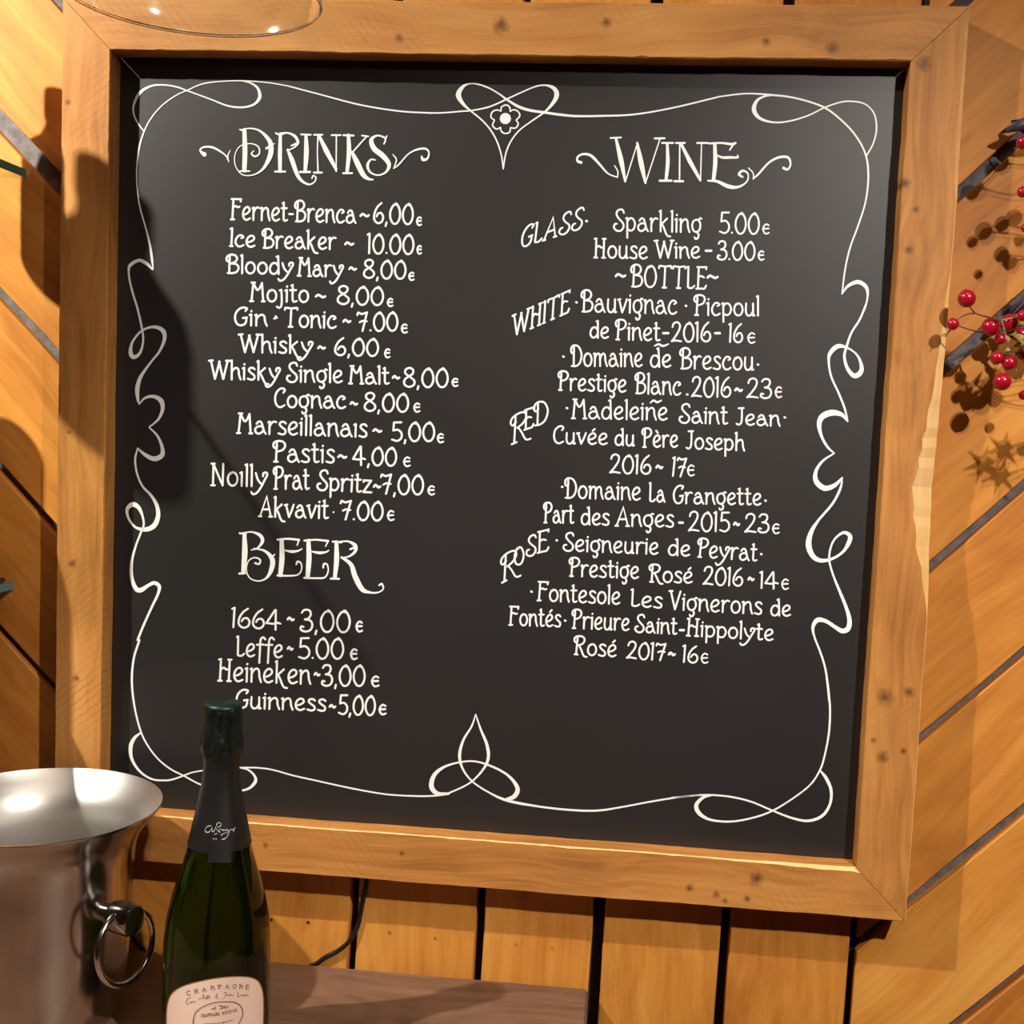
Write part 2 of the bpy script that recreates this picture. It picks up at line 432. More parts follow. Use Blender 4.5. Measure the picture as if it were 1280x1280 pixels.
# ================================================================== MENU BOARD
board = empty('menu_board', (0, 0, 0))
tag(board, 'square black menu board with white hand lettering in a broad wooden frame', 'menu board')
HI = 0.4495; FW = 0.0583
def locr(px, py, k):
    """pixel on the frame front -> local (x, z) of rail k (0 top,1 right,2 bottom,3 left)"""
    p = at(px, py, 0); x, z = p.x, p.z
    for _ in range(k): x, z = -z, x       # undo rotation about Y by 90 deg each
    return x, z
def kn(k, lst): return [(*locr(px, py, k), r * 1.0 / 1100) for px, py, r in lst]
fr_cols = (srgb(146, 92, 42), srgb(192, 130, 66), srgb(212, 154, 86))
railm = [wood('frame_wood_top', *fr_cols, saw=0.6, seed=1.3, voro=False, rings=0.3, knots=kn(0, [(499, 48, 7), (626, 32, 13), (758, 28, 8), (1041, 60, 10), (958, 52, 7)])),
         wood('frame_wood_right', *fr_cols, saw=0.4, seed=4.1, voro=False, rings=0.4, knots=kn(1, [(1106, 871, 13), (1137, 865, 9), (1103, 946, 10), (1129, 939, 6), (1155, 80, 11), (1131, 229, 9), (1136, 312, 7), (1092, 925, 5), (1145, 262, 6)])),
         wood('frame_wood_bottom', *fr_cols, saw=0.5, seed=9.2, voro=False, rings=0.3, knots=kn(2, [(332, 1057, 5), (502, 1067, 5), (895, 1118, 6), (906, 1126, 5), (934, 1124, 6), (945, 1098, 12), (862, 1110, 7)])),
         wood('frame_wood_left', *fr_cols, saw=0.9, seed=2.7, voro=False, rings=0.4, knots=kn(3, [(86, 540, 4), (95, 848, 6), (90, 705, 8), (85, 128, 5)]))]
# pale split strip on the right rail: width against t (0 at the top)
split = [(0.0, 0.0005), (0.02, .0035), (0.10, .0050), (0.17, .0060), (0.205, .0015), (0.27, .0012), (0.31, .0045), (0.36, .0075), (0.40, .0120), (0.46, .0190), (0.52, .0230), (0.57, .0205), (0.60, .012), (0.63, .005), (0.65, .0008), (1.0, .0008)]
def interp(tab, t):
    for (a, b), (c_, d) in zip(tab[:-1], tab[1:]):
        if a <= t <= c_: return b + (d - b) * (t - a) / max(c_ - a, 1e-9)
    return tab[-1][1]
for k in range(4):
    rnd = random.Random(50 + k)
    N = 90; vs = []; fs = []; mi = []
    ji = [0.0] * (N + 1); jo = [0.0] * (N + 1)
    a = b = 0
    for i in range(N + 1):
        a = a * 0.75 + rnd.uniform(-.0003, .0003); b = b * 0.75 + rnd.uniform(-.0003, .0003); ji[i] = a; jo[i] = b
    for i in range(N + 1):
        tt = i / N; g = 2 * tt - 1
        fade = min(1, min(tt, 1 - tt) * 12)
        ai = ji[i] * fade; ao = FW + jo[i] * fade
        co = 0.0010; cdp = 0.0012
        if k == 1:
            cw = (locals().get('cw', 0) if i else 0) * 0.6 + rnd.uniform(-.12, .12); co = interp(split, tt) * (1 + cw); cdp = co * 0.75
        ci = 0.0009 + (abs(rnd.gauss(0, .0004)))
        if k == 2 and tt < 0.18: ci += 0.004 * max(0, (0.18 - tt) / 0.18) * (0.6 + 0.4 * rnd.random())
        sec = [(ai, WALL_Y - .0004), (ai, ci), (ai + ci, 0.0), (ao - co, 0.0), (ao, cdp), (ao, WALL_Y - .0004)]
        for ac, dy in sec:
            vs.append((g * (HI + ac - 0.00035), dy, HI + ac))
    S = 6
    for i in range(N):
        for j in range(S):
            j2 = (j + 1) % S
            fs.append((i * S + j, (i + 1) * S + j, (i + 1) * S + j2, i * S + j2))
            mi.append(1 if ((j == 3 and k == 1) or (j == 1 and k == 2)) else 0)
    fs.append(tuple(range(S))); fs.append(tuple(range(N * S + S - 1, N * S - 1, -1))); mi += [0, 0]
    me = fixn(mesh('frame_rail', vs, fs, mats=mi))
    r = link('frame_rail', me, [railm[k], M['raw']], board, loc=(0, 0, 0), rot=(0, k * PI / 2, 0))

PY = 0.0275
mb = MB(); mb.box((-HI + .0003, PY, -HI + .0003), (HI - .0003, PY + 0.010, HI - .0003))
panel = mb.build('writing_panel', M['panel'], board)
tag(panel, 'smooth matt black writing surface')

# ------------------------------------------------------------------ stroke machinery (paint ribbons)
def catmull(pts, sub=6):
    if len(pts) == 2: return [pts[0], pts[1]]
    out = []
    closed = pts[0][:2] == pts[-1][:2]
    n = len(pts)
    for i in range(n - 1):
        p1 = pts[i]; p2 = pts[i + 1]
        p0 = pts[i - 1] if i > 0 else (pts[-2] if closed else tuple(2 * a - b for a, b in zip(p1, p2)))
        p3 = pts[i + 2] if i + 2 < n else (pts[1] if closed else tuple(2 * a - b for a, b in zip(p2, p1)))
        for j in range(sub):
            t_ = j / sub; t2 = t_ * t_; t3 = t2 * t_
            out.append(tuple(0.5 * (2 * b + (c_ - a) * t_ + (2 * a - 5 * b + 4 * c_ - d) * t2 + (3 * b - a - 3 * c_ + d) * t3)
                             for a, b, c_, d in zip(p0, p1, p2, p3)))
    out.append(pts[-1])
    return out
def ribbon(pts, V, F, cap=True):
    """pts: (x,y,w) full width; writes 2-D verts/faces"""
    q = [pts[0]]
    for p in pts[1:]:
        if math.hypot(p[0] - q[-1][0], p[1] - q[-1][1]) > 1e-3: q.append(p)
    pts = q
    if len(pts) < 2:
        x, y, w_ = pts[0]; b = len(V); V += [(x + w_ / 2 * math.cos(k * PI / 5), y + w_ / 2 * math.sin(k * PI / 5)) for k in range(10)]
        F.append(tuple(range(b, b + 10))); return
    n = len(pts); base = len(V)
    for i, (x, y, w_) in enumerate(pts):
        a = pts[max(i - 1, 0)]; c_ = pts[min(i + 1, n - 1)]
        if 0 < i < n - 1:
            d1 = Vector((x - a[0], y - a[1])).normalized(); d2 = Vector((c_[0] - x, c_[1] - y)).normalized()
            d = d1 + d2
            if d.length < 0.3: d = d1
            d.normalize(); m = 1 / max(0.55, abs(d.dot(d1)))
        else:
            d = Vector((c_[0] - a[0], c_[1] - a[1])).normalized(); m = 1
        h = max(w_, 0.3) / 2 * m
        V.append((x - d.y * h, y + d.x * h)); V.append((x + d.y * h, y - d.x * h))
    for i in range(n - 1):
        F.append((base + 2 * i, base + 2 * i + 1, base + 2 * i + 3, base + 2 * i + 2))
    if cap:
        for e in (0, n - 1):
            x, y, w_ = pts[e]; b = len(V); h = w_ / 2
            V += [(x + h * math.cos(k * PI / 5), y + h * math.sin(k * PI / 5)) for k in range(10)]
            F.append(tuple(range(b, b + 10)))
def parse(s, s0=1.0, w=None, ox=0, oy=0, k=1.0, wk=1.0):
    out = []
    for tok in s.split():
        a = [float(x) for x in tok.split(',')]
        ww = a[2] if len(a) > 2 else w
        out.append((ox + a[0] * k, oy + a[1] * k, ww * k * wk))
    return out
class Paint:
    def __init__(s): s.V = []; s.F = []
    def crop(s, ox, oy, sc, strokes, w=6, wk=1.0, smooth=True):
        for st in strokes:
            sm = smooth
            if st.startswith('/'): st = st[1:]; sm = False
            p = parse(st, w=w, ox=ox, oy=oy, k=1.0 / sc, wk=wk)
            ribbon(catmull(p, 7) if sm and len(p) > 2 else p, s.V, s.F)
    def build(s, name, to3d, mat, parent, label=None):
        # make sure every face is planar-wound toward the viewer
        fs = []
        for f in s.F:
            A = sum(s.V[f[i]][0] * s.V[f[(i + 1) % len(f)]][1] - s.V[f[(i + 1) % len(f)]][0] * s.V[f[i]][1] for i in range(len(f)))
            fs.append(f if A < 0 else tuple(reversed(f)))
        vs = [to3d(x, y) for x, y in s.V]
        # each brush stroke lies a hair above the one before it
        par = list(range(len(vs)))
        def find(a):
            while par[a] != a: par[a] = par[par[a]]; a = par[a]
            return a
        for f in s.F:
            a = find(f[0])
            for q in f[1:]: par[find(q)] = a
        order = {}
        for i_ in range(len(vs)):
            k_ = order.setdefault(find(i_), len(order))
            vs[i_] = vs[i_] - Vector((0, (k_ % 16) * 1.6e-5, 0))
        c = sum(vs, Vector()) / len(vs)
        me = mesh(name, [v - c for v in vs], fs)
        o = link(name, me, mat, parent, loc=c)
        if label: o['label'] = label
        return o
onboard = lambda x, y: at(x, y, PY - 0.0005)

GL = {
 'A': (6.4, ['/0.3,0 3.4,9.8 5.8,0', '/1.3,3.4 4.9,3.6', '/-.3,0 1,0', '/5,0 6.4,0']),
 'B': (5.9, ['/1.4,0 1.5,9.3', '1.6,7 .6,6.4 0,7.4 .4,9 2,10 4,9.7 5,8 4.2,6.2 2,5.2', '2,5.2 4.6,4.9 5.8,3.1 5,0.8 2.8,0 .7,0'] ),
 'C': (5.2, ['4.3,7.6 5,9 4,9.9 2.6,9.5 1,7.6 .4,4.4 1.1,1.3 2.9,0 5,1.1']),
 'D': (6.1, ['/1.5,0 1.6,9.2', '1.8,7 .8,6 0,7 .3,9 2,9.9 4.4,9 5.9,5.4 5,1.6 2.8,0 .4,0']),
 'E': (5.0, ['/.9,0 1,9.7', '/.2,9.8 4.8,9.9 4.8,8.9', '.9,5.1 2.2,5.8 3.8,5.2', '.1,0 2.4,.1 4.2,.2 5,1.6']),
 'F': (5.4, ['/.9,0 1.2,9.8', '/.1,0 1.9,.1', '/.2,9.9 5.3,9.9 5.2,8.7', '1.1,5.8 2.4,6.5 3.8,6 4.7,6.3']),
 'G': (5.4, ['4.6,8 5.2,9.4 3.8,9.9 2.4,9.4 .9,7.4 .3,4.4 1,1.2 2.6,0 4.4,.8 5,2.6 5,4', '/3.6,4.1 5.3,4.4']),
 'H': (6.0, ['/.9,0 1,9.7', '/4.9,0 5,9.7', '1,5 2.4,6 3.6,5.2 5,5.4', '/.1,0 1.7,0', '/4.2,0 5.8,0', '/.1,9.6 1.1,9.8', '/4.3,9.7 5.8,9.7']),
 'I': (1.4, ['/.7,0 .8,9.9', '/0,9.5 .8,9.9', '/.1,0 1.3,0']),
 'J': (3.6, ['2.6,9.7 2.7,3.4 2.3,.8 1.2,0 .2,.5', '/1,9.6 3.4,9.8']),
 'L': (3.9, ['/.6,9.9 .7,.6', '.7,.6 1.4,.2 2.8,.3 3.9,1.3', '/0,9.5 .6,9.9']),
 'M': (7.0, ['/.7,0 1.4,9.6', '1.4,9.6 2.6,7 3.5,5.9 4.5,7 5.5,9.6', '/5.5,9.6 6.3,0', '/0,0 1.5,0', '/.6,9.7 2.2,9.7', '/5.6,0 7,0']),
 'N': (6.0, ['/.8,0 .8,9.8', '/.8,9.6 4.9,.3', '/5,0 5.1,9.8', '/0,0 1.6,0', '/0,9.8 1.4,9.8']),
 'O': (6.2, ['3.4,9.4 1.6,9 .3,5.2 1,1.3 3,0 5,1.2 5.9,4.8 4.8,8.6 3.2,9.7 2.2,8.8']),
 'P': (5.4, ['/1.3,0 1.6,9.4', '/.5,0 2.1,0', '1.8,7.4 .7,6.6 0,7.8 .5,9.3 2.2,10 4.4,9.6 5.3,7.8 4.3,5.8 2.2,4.9']),
 'R': (5.9, ['/1.3,0 1.6,9.4', '/.5,0 2.1,0', '1.8,7.4 .7,6.6 0,7.8 .5,9.3 2.2,10 4.4,9.6 5.2,7.8 4.2,5.9 2.2,5', '2.6,5 3.8,2.6 4.8,.2 5.6,-.8 6.8,-1']),
 'S': (5.2, ['5,8.4 4.4,9.7 3.2,10 1.7,9.2 1.4,7.4 2.8,5.4 4.6,3.6 4.9,1.6 3.6,0 1.6,0 .2,1.4 .6,3 1.6,3.2']),
 'T': (6.2, ['/3,0 3.2,9.6', '/2.2,0 4,0', '.1,8.7 .4,9.8 3.2,9.6 6,9.9 6.2,8.9']),
 'V': (5.4, ['/.3,9.7 2.8,.1', '/2.8,.1 5.1,9.7', '/-.4,9.6 1.2,9.7']),
 'W': (8.8, ['/.3,9.7 2.4,.1', '/2.4,.1 4.5,9.2', '/4.2,9.2 6.4,.1', '/6.4,.1 8.4,9.7', '/-.6,9.5 1.2,9.7', '/7.6,9.7 9.2,9.7']),
 'a': (5.3, ['.9,4.8 1.8,5.9 2.9,5.8 3.7,4 4.4,1.5 5.3,0', '3.9,3.4 2.2,3.7 .6,2.7 .5,1 1.8,0 3.4,.7 4.3,2.2']),
 'c': (4.3, ['3,4.6 3.9,5.2 3.2,6.1 1.8,6 .5,4 .4,1.8 1.6,.1 3.2,.2 4.2,.9']),
 'd': (5.0, ['3.9,4.8 2.9,5.9 1.3,5.5 .3,3.2 .7,.9 2.1,0 3.5,.8 4.2,2.4', '/4.5,0 4.1,9.6', '/3.4,9.3 4.1,9.7']),
 'e': (4.4, ['.9,2.5 2.5,3.1 3.8,4.4 3.5,5.8 2.3,6.2 .9,5 .3,2.8 .9,.8 2.4,0 4.2,.8']),
 'f': (3.4, ['4.2,8.8 3.2,9.8 2.1,9.2 1.7,7.4 1.6,2 1.5,-3', '/0,6 3.4,6.2']),
 'g': (4.8, ['2.4,6 .9,5.2 .3,3.2 .9,1 2.3,.2 3.8,1 4.4,3.1 3.8,5.3 2.3,6.1', '3.4,5.8 4.2,6.7 4.9,6.5', '2.5,.2 3.6,-.9 3.3,-2.6 2.2,-3.1 1.6,-2.3']),
 'h': (5.0, ['/.6,9.9 .7,0', '/0,9.5 .6,9.9', '.7,3.6 1.6,5.4 3,6 3.9,5 4.2,2.4 5,0']),
 'i': (1.3, ['/.7,6.2 .7,0', '/0,5.8 .7,6.2', '/.7,7.9 .8,8.1']),
 '\u0131': (1.3, ['/.7,6.2 .7,0', '/0,5.8 .7,6.2']),
 'j': (2.2, ['1.2,6.2 1.5,1 1.3,-2.2 .3,-3.2 -.8,-2.6', '/.5,5.9 1.2,6.2']),
 'k': (4.8, ['/.6,9.9 .7,0', '/0,9.4 .6,9.9', '/3.8,6.2 .8,3.2', '1.3,3.7 2.4,1.6 3.4,-.8 4.4,-2 5.6,-2.2']),
 'l': (1.2, ['/.6,9.9 .7,0', '/0,9.5 .6,9.9']),
 'm': (7.6, ['/.7,0 .7,6', '.7,3.6 1.5,5.4 2.6,6 3.5,5 3.7,0', '3.7,3.6 4.5,5.4 5.6,6 6.4,5 6.7,2.4 7.6,0', '/.1,5.8 .7,6.1']),
 'n': (5.0, ['/.6,0 .6,6', '.6,3.6 1.6,5.4 3,6.1 3.9,5 4.2,2.4 5,0', '/0,5.8 .6,6.1']),
 'o': (4.7, ['2.7,6 1.2,5.6 .3,3.2 .9,.9 2.4,0 3.9,.9 4.5,3.1 3.8,5.3 2.3,6.1 1.6,5.4']),
 'p': (4.8, ['/.6,6.1 .8,-3.3', '.8,4.6 1.9,5.9 3.5,5.6 4.5,3.4 3.9,1 2.4,.1 .9,.8', '/0,5.8 .6,6.1']),
 'r': (3.7, ['/.7,0 .7,6', '.7,3.4 1.5,5.3 2.7,6.2 3.7,5.9', '/.1,5.7 .7,6.1']),
 's': (3.7, ['3.5,5.4 2.6,6.2 1.2,6 .7,4.8 1.9,3.4 3.3,2.2 3.3,.6 2,0 .2,.5']),
 't': (3.2, ['1.2,8.8 1.2,4 1.3,1 2,.1 3.2,.5', '/0,6.1 2.8,6.2', '/.6,8.5 1.2,8.9']),
 'u': (4.9, ['.6,6.1 .5,2.2 1.3,.2 2.8,.2 3.9,2', '/4,6.1 4.1,0', '/4.1,0 4.8,.2']),
 'v': (4.2, ['/.3,6.1 2,.1', '2,.1 3.3,3.4 4.2,6.3', '/-.3,5.9 .9,6.2']),
 'y': (5.2, ['.2,6 1.2,3 2.6,1.2', '3.4,4.6 3.6,6 4.8,6.3 5.2,5.2 4,2.6 2.4,-.8 .8,-3 -.8,-3.6 -1.6,-2.6']),
 'z': (4.2, ['/.2,6 3.8,6', '/3.8,6 .2,.1', '/.2,.1 4.2,.1', '/.2,6 .1,5.2']),
 '0': (5.4, ['3.5,9 2,8.9 .5,6 .5,2.6 2,0 4,.4 5.2,3.4 4.9,7 3.4,9.6 2.5,9.1']),
 '1': (1.5, ['/.8,0 .9,9.9', '/.9,9.9 0,9.3']),
 '2': (5.0, ['.5,7.4 1.1,9.2 2.8,9.9 4.2,8.6 3.9,6 2,2.6 .1,.1', '.1,.1 2,.5 4.9,.1']),
 '3': (4.8, ['.6,8.4 1.6,9.7 3.6,9.5 4.1,7.6 3.2,5.9 1.8,5.4', '1.8,5.4 4,4.9 4.8,2.8 4,.6 2,-.1 .3,.8 .5,2.2 1.4,2']),
 '4': (5.9, ['/3.3,9.8 0,3', '.0,3 3,2.8 4.6,3.4 5.8,3', '/3.6,9.8 3.9,-.2']),
 '5': (4.8, ['/4.6,9.7 1.3,9.6', '/1.3,9.6 1,5.4', '1,5.4 3,5.8 4.6,4.2 4.6,1.6 2.8,0 .4,.7']),
 '6': (5.0, ['4,9.8 2,7.8 .6,4.6 .6,1.6 2.4,0 4.3,.8 4.9,3 3.9,4.9 2.4,4.6 1.7,3.2']),
 '7': (4.9, ['.1,8.4 .6,9.7 2,9 3.2,9.2 4.8,9.8', '/4.8,9.8 2.5,0', '1.2,4.6 2.6,5.3 4.6,5']),
 '8': (5.0, ['2.6,5.5 .9,7 1,9 2.8,9.9 4.3,8.8 4,6.8 2.4,5.5 .6,3.8 .4,1.4 2.4,0 4.5,1 4.8,3.2 2.6,5.5']),
 '-': (2.2, ['/.1,3.4 2.1,3.4']),
 '~': (3.8, ['.1,3 .9,3.9 1.8,3.5 2.8,2.8 3.7,3.3']),
 ',': (1.1, ['/.7,.4 .3,-1.3']),
 '.': (0.9, ['/.4,.3 .5,.2']),
 '&': (5.6, ['5.4,0 3,3.4 1.4,6.6 1.6,9 3,9.6 4,8 3,5.8 .8,3.8 .3,1.6 1.6,0 3.6,.6 5.2,3.6']),
 '\u20ac': (5.8, ['5.4,8.8 3.4,10 1.6,8.6 .5,5.4 1.2,1.8 3,0 5.6,1']),
 ' ': (2.5, []),
}
GL['\u20ac'][1].append('/.3,5.2 5.2,5.5')
GL['\u00e9'] = (4.4, GL['e'][1] + ['/2.4,7.6 3.4,8.7'])
GL['\u00e8'] = (4.4, GL['e'][1] + ['/2.8,7.5 1.8,8.7'])
SPC = 0.95
def textrun(P, text, x0, y0, x1, y1, h, w, upang=None, wob=0.0):
    """text whose ink runs from (x0,y0) to (x1,y1) on the baseline, cap height h, stroke w (all px, y down)"""
    adv = 0; pos = []
    for ch in text:
        pos.append(adv); adv += GL[ch][0] + SPC
    tot = adv - SPC
    L = math.hypot(x1 - x0, y1 - y0); ux, uy = (x1 - x0) / L, (y1 - y0) / L
    if upang is None: vx, vy = uy, -ux
    else: vx, vy = math.sin(upang), -math.cos(upang)
    kx = L / tot; ky = h / 10.0
    for ch, a in zip(text, pos):
        for st in GL[ch][1]:
            sm = True
            if st[0] == '/': st = st[1:]; sm = False
            pts = []
            for tok in st.split():
                gx_, gy_ = map(float, tok.split(','))
                X = (a + gx_) * kx; Y = gy_ * ky
                pts.append((x0 + ux * X + vx * Y, y0 + uy * X + vy * Y))
            n = len(pts)
            pw = [(p[0], p[1], w * (0.92 if (i in (0, n - 1) and n > 2) else 1.0)) for i, p in enumerate(pts)]
            ribbon(catmull(pw, 5) if sm and n > 2 else pw, P.V, P.F)

A_ = (240, 240, 3.5556); B_ = (240, 440, 3.5556); C_ = (240, 650, 4.0); D4 = (620, 150, 3.2); E4 = (620, 340, 3.2); F4 = (620, 490, 3.2); G4 = (620, 660, 3.2)
EU = '\u20ac'
LINES = [
 (A_, [('Fernet-Brenca', 172, 122, 727, 138, 92), ('~', 748, 134, 787, 134, 92), ('6,00', 805, 138, 982, 142, 92), (EU, 998, 148, 1020, 148, 36)]),
 (A_, [('Ice', 168, 240, 280, 245, 80), ('Breaker', 312, 248, 638, 255, 84), ('~', 680, 258, 718, 258, 85), ('10.00', 780, 272, 985, 275, 88), (EU, 1000, 275, 1020, 275, 36)]),
 (A_, [('Bloody', 152, 360, 448, 366, 82), ('Mary', 470, 372, 670, 378, 82), ('~', 697, 368, 728, 370, 85), ('8,00', 762, 382, 950, 385, 82), (EU, 963, 392, 987, 392, 34)]),
 (A_, [('Mojito', 258, 485, 518, 490, 85), ('~', 548, 490, 592, 492, 85), ('8,00', 645, 498, 850, 502, 82), (EU, 868, 508, 893, 508, 34)]),
 (A_, [('Gin', 187, 592, 333, 595, 80), ('Tonic', 410, 598, 640, 605, 85), ('~', 672, 602, 705, 602, 85), ('7.00', 735, 618, 915, 615, 84), (EU, 930, 626, 957, 626, 38)]),
 (A_, [('Whisky', 212, 712, 535, 718, 82), ('~', 560, 720, 592, 720, 85), ('6,00', 632, 725, 828, 728, 78), (EU, 856, 736, 880, 736, 38)]),
 (B_, [('Whisky', 80, 120, 390, 125, 85), ('Single', 420, 132, 668, 136, 85), ('Malt', 698, 140, 875, 142, 80), ('~', 890, 140, 920, 142, 85), ('8,00', 940, 155, 1138, 155, 85), (EU, 1155, 152, 1182, 152, 34)]),
 (B_, [('Cognac', 365, 245, 682, 250, 85), ('~', 702, 256, 733, 258, 85), ('8,00', 765, 262, 962, 265, 82), (EU, 985, 266, 1013, 266, 38)]),
 (B_, [('Marseillana\u0131s', 200, 360, 777, 378, 90), ('~', 803, 376, 840, 379, 85), ('5,00', 885, 395, 1078, 395, 85), (EU, 1090, 402, 1118, 402, 38)]),
 (B_, [('Pastis', 360, 487, 632, 492, 92), ('~', 648, 492, 685, 494, 85), ('4,00', 715, 500, 908, 505, 82), (EU, 940, 508, 970, 508, 40)]),
 (B_, [('No\u0131lly', 85, 592, 333, 598, 98), ('Prat', 362, 608, 520, 610, 98), ('Spritz', 555, 612, 797, 625, 88), ('~', 806, 624, 835, 626, 85), ('7,00', 838, 630, 1028, 632, 88), (EU, 1048, 634, 1078, 634, 38)]),
 (B_, [('Akvavit', 300, 730, 605, 740, 90), ('7.00', 658, 744, 848, 748, 85), (EU, 868, 748, 898, 748, 42)]),
 (C_, [('1664', 197, 535, 442, 548, 98), ('~', 475, 525, 507, 528, 95), ('3,00', 540, 556, 790, 560, 110), (EU, 820, 558, 852, 558, 50)]),
 (C_, [('Leffe', 222, 680, 452, 688, 100), ('~', 475, 672, 500, 675, 95), ('5.00', 530, 692, 758, 692, 105), (EU, 792, 696, 826, 696, 50)]),
 (C_, [('Heineken', 130, 803, 592, 820, 110), ('~', 610, 802, 636, 804, 95), ('3,00', 648, 828, 865, 828, 105), (EU, 897, 832, 935, 832, 50)]),
 (C_, [('Guinness', 218, 938, 668, 955, 92), ('~', 686, 962, 715, 964, 95), ('5,00', 730, 970, 915, 975, 98), (EU, 935, 972, 970, 972, 48)]),
 (D4, [('GLASS', 97, 512, 343, 432, 86, .14), ('Sparkling', 470, 442, 820, 450, 85), ('5.00', 892, 452, 1052, 455, 85), (EU, 1066, 455, 1093, 455, 38)]),
 (D4, [('House', 392, 550, 605, 555, 78), ('Wine', 638, 552, 815, 552, 72), ('-', 838, 552, 862, 552, 85), ('3.00', 885, 558, 1035, 560, 75), (EU, 1048, 560, 1072, 560, 36)]),
 (E4, [('~', 478, 42, 518, 42, 85), ('BOTTLE', 538, 58, 840, 68, 88), ('~', 845, 48, 887, 48, 85)]),
 (E4, [('WHITE', 66, 258, 292, 160, 88, .05), ('Bauvignac', 340, 158, 722, 168, 86), ('Picpoul', 792, 172, 1052, 175, 80)]),
 (E4, [('de', 375, 262, 450, 265, 70), ('Pinet', 477, 270, 655, 275, 80), ('-', 668, 272, 690, 272, 80), ('2016', 702, 278, 858, 278, 78), ('-', 876, 272, 896, 272, 80), ('16', 930, 280, 985, 282, 75), (EU, 1006, 284, 1036, 284, 40)]),
 (E4, [('Domaine', 300, 376, 585, 378, 84), ('de', 617, 380, 700, 380, 78), ('Brescou', 735, 386, 1030, 392, 82)]),
 (E4, [('Prestige', 248, 472, 520, 480, 76), ('Blanc', 555, 485, 738, 492, 82), ('2016', 782, 498, 938, 500, 80), ('~', 955, 498, 983, 499, 82), ('23', 1003, 502, 1100, 505, 78), (EU, 1116, 502, 1143, 502, 42)]),
 (F4, [('R', 57, 212, 128, 180, 112, .02), ('E', 112, 152, 150, 140, 80, .02), ('D', 152, 135, 208, 122, 92, .02), ('Madeleine', 303, 105, 685, 112, 78), ('Saint', 732, 122, 925, 128, 75), ('Jean', 960, 130, 1135, 136, 68)]),
 (F4, [('Cuv\u00e9e', 228, 205, 445, 210, 70), ('du', 475, 212, 553, 215, 68), ('P\u00e8re', 585, 220, 727, 220, 75), ('Joseph', 760, 226, 993, 235, 72)]),
 (F4, [('2016', 455, 323, 618, 328, 75), ('~', 640, 326, 665, 327, 80), ('17', 702, 335, 755, 340, 76), (EU, 765, 335, 793, 335, 42)]),
 (F4, [('Domaine', 275, 423, 577, 432, 80), ('La', 612, 438, 675, 440, 76), ('Grangette', 708, 445, 1060, 452, 72)]),
 (F4, [('Part', 190, 522, 310, 525, 80), ('des', 340, 530, 452, 532, 72), ('Anges', 480, 535, 710, 540, 76), ('-', 732, 550, 748, 550, 80), ('2015', 770, 555, 932, 558, 78), ('~', 950, 554, 972, 555, 80), ('23', 995, 560, 1090, 562, 74), (EU, 1105, 566, 1133, 566, 38)]),
 (G4, [('R', 18, 222, 88, 185, 108, .02), ('O', 72, 150, 112, 143, 72, .02), ('S', 120, 115, 160, 105, 80, .02), ('E', 165, 100, 210, 90, 85, .02), ('Seigneurie', 268, 90, 648, 105, 72), ('de', 688, 108, 775, 112, 68), ('Peyrat', 805, 115, 1042, 132, 75)]),
 (G4, [('Prestige', 292, 192, 570, 202, 74), ('Ros\u00e9', 612, 215, 785, 220, 70), ('2016', 828, 225, 985, 232, 72), ('~', 1008, 230, 1030, 231, 80), ('14', 1055, 240, 1128, 242, 66), (EU, 1142, 245, 1170, 245, 40)]),
 (G4, [('Fontesole', 165, 290, 495, 305, 76), ('Les', 538, 312, 663, 320, 68), ('Vignerons', 693, 325, 1062, 345, 76), ('de', 1098, 350, 1178, 352, 68)]),
 (G4, [('Font\u00e9s', 52, 388, 258, 395, 75), ('Prieure', 303, 400, 532, 410, 75), ('Saint', 555, 415, 722, 425, 70), ('-', 735, 434, 752, 434, 75), ('Hippolyte', 762, 430, 1108, 450, 70)]),
 (G4, [('Ros\u00e9', 310, 505, 480, 515, 74), ('2017', 522, 520, 675, 530, 68), ('~', 690, 530, 715, 531, 80), ('16', 745, 536, 805, 540, 68), (EU, 820, 540, 848, 540, 38)]),
]
# dots, accents drawn over letters: (line index, crop, strokes)
EXTRA = {
 4: ['/366,562,10 376,558,10 372,552,8'], 11: ['/628,712,7 630,712,7'], 16: ['/361,404,10 363,405,10'],
 19: ['/321,121,9 323,122,9', '/759,135,9 761,136,9'],
 21: ['/269,338,9 271,339,9', '/1047,370,9 1049,371,9', '634,296,5 650,289,8 668,296,9 690,288,5'],
 22: ['/764,490,9 766,490,9'],
 23: ['/283,64,9 285,65,9', '/1154,101,9 1156,102,9', '617,44,5 630,34,8 645,41,8 662,33,5'],
 26: ['/264,379,9 266,380,9', '/1077,434,9 1079,435,9'],
 28: ['/242,49,9 244,50,9', '/1060,104,9 1062,105,9'],
 30: ['/141,254,9 143,255,9'], 31: ['/276,370,9 278,371,9'],
}
for i, (cr, words) in enumerate(LINES):
    P = Paint(); SW = Paint(); ox, oy, k = cr
    for wd in words:
        txt, x0, y0, x1, y1, h = wd[:6]; up = wd[6] if len(wd) > 6 else None
        sw = 2.6 if h > 45 else 2.3
        if up is not None: sw = 2.6
        if k < 3.3: sw -= 0.25
        if txt == '~' or txt == '-': sw = 3.0
        textrun(SW if up is not None else P, txt, ox + x0 / k, oy + y0 / k, ox + x1 / k, oy + y1 / k, h / k, sw, up)
    if i in EXTRA: (SW if i == 16 else P).crop(ox, oy, k, EXTRA[i])
    P.build('menu_line', onboard, M['paint'], panel)
    if SW.V: SW.build('section_word', onboard, M['paint'], panel, 'slanted white capitals beside the wine list')

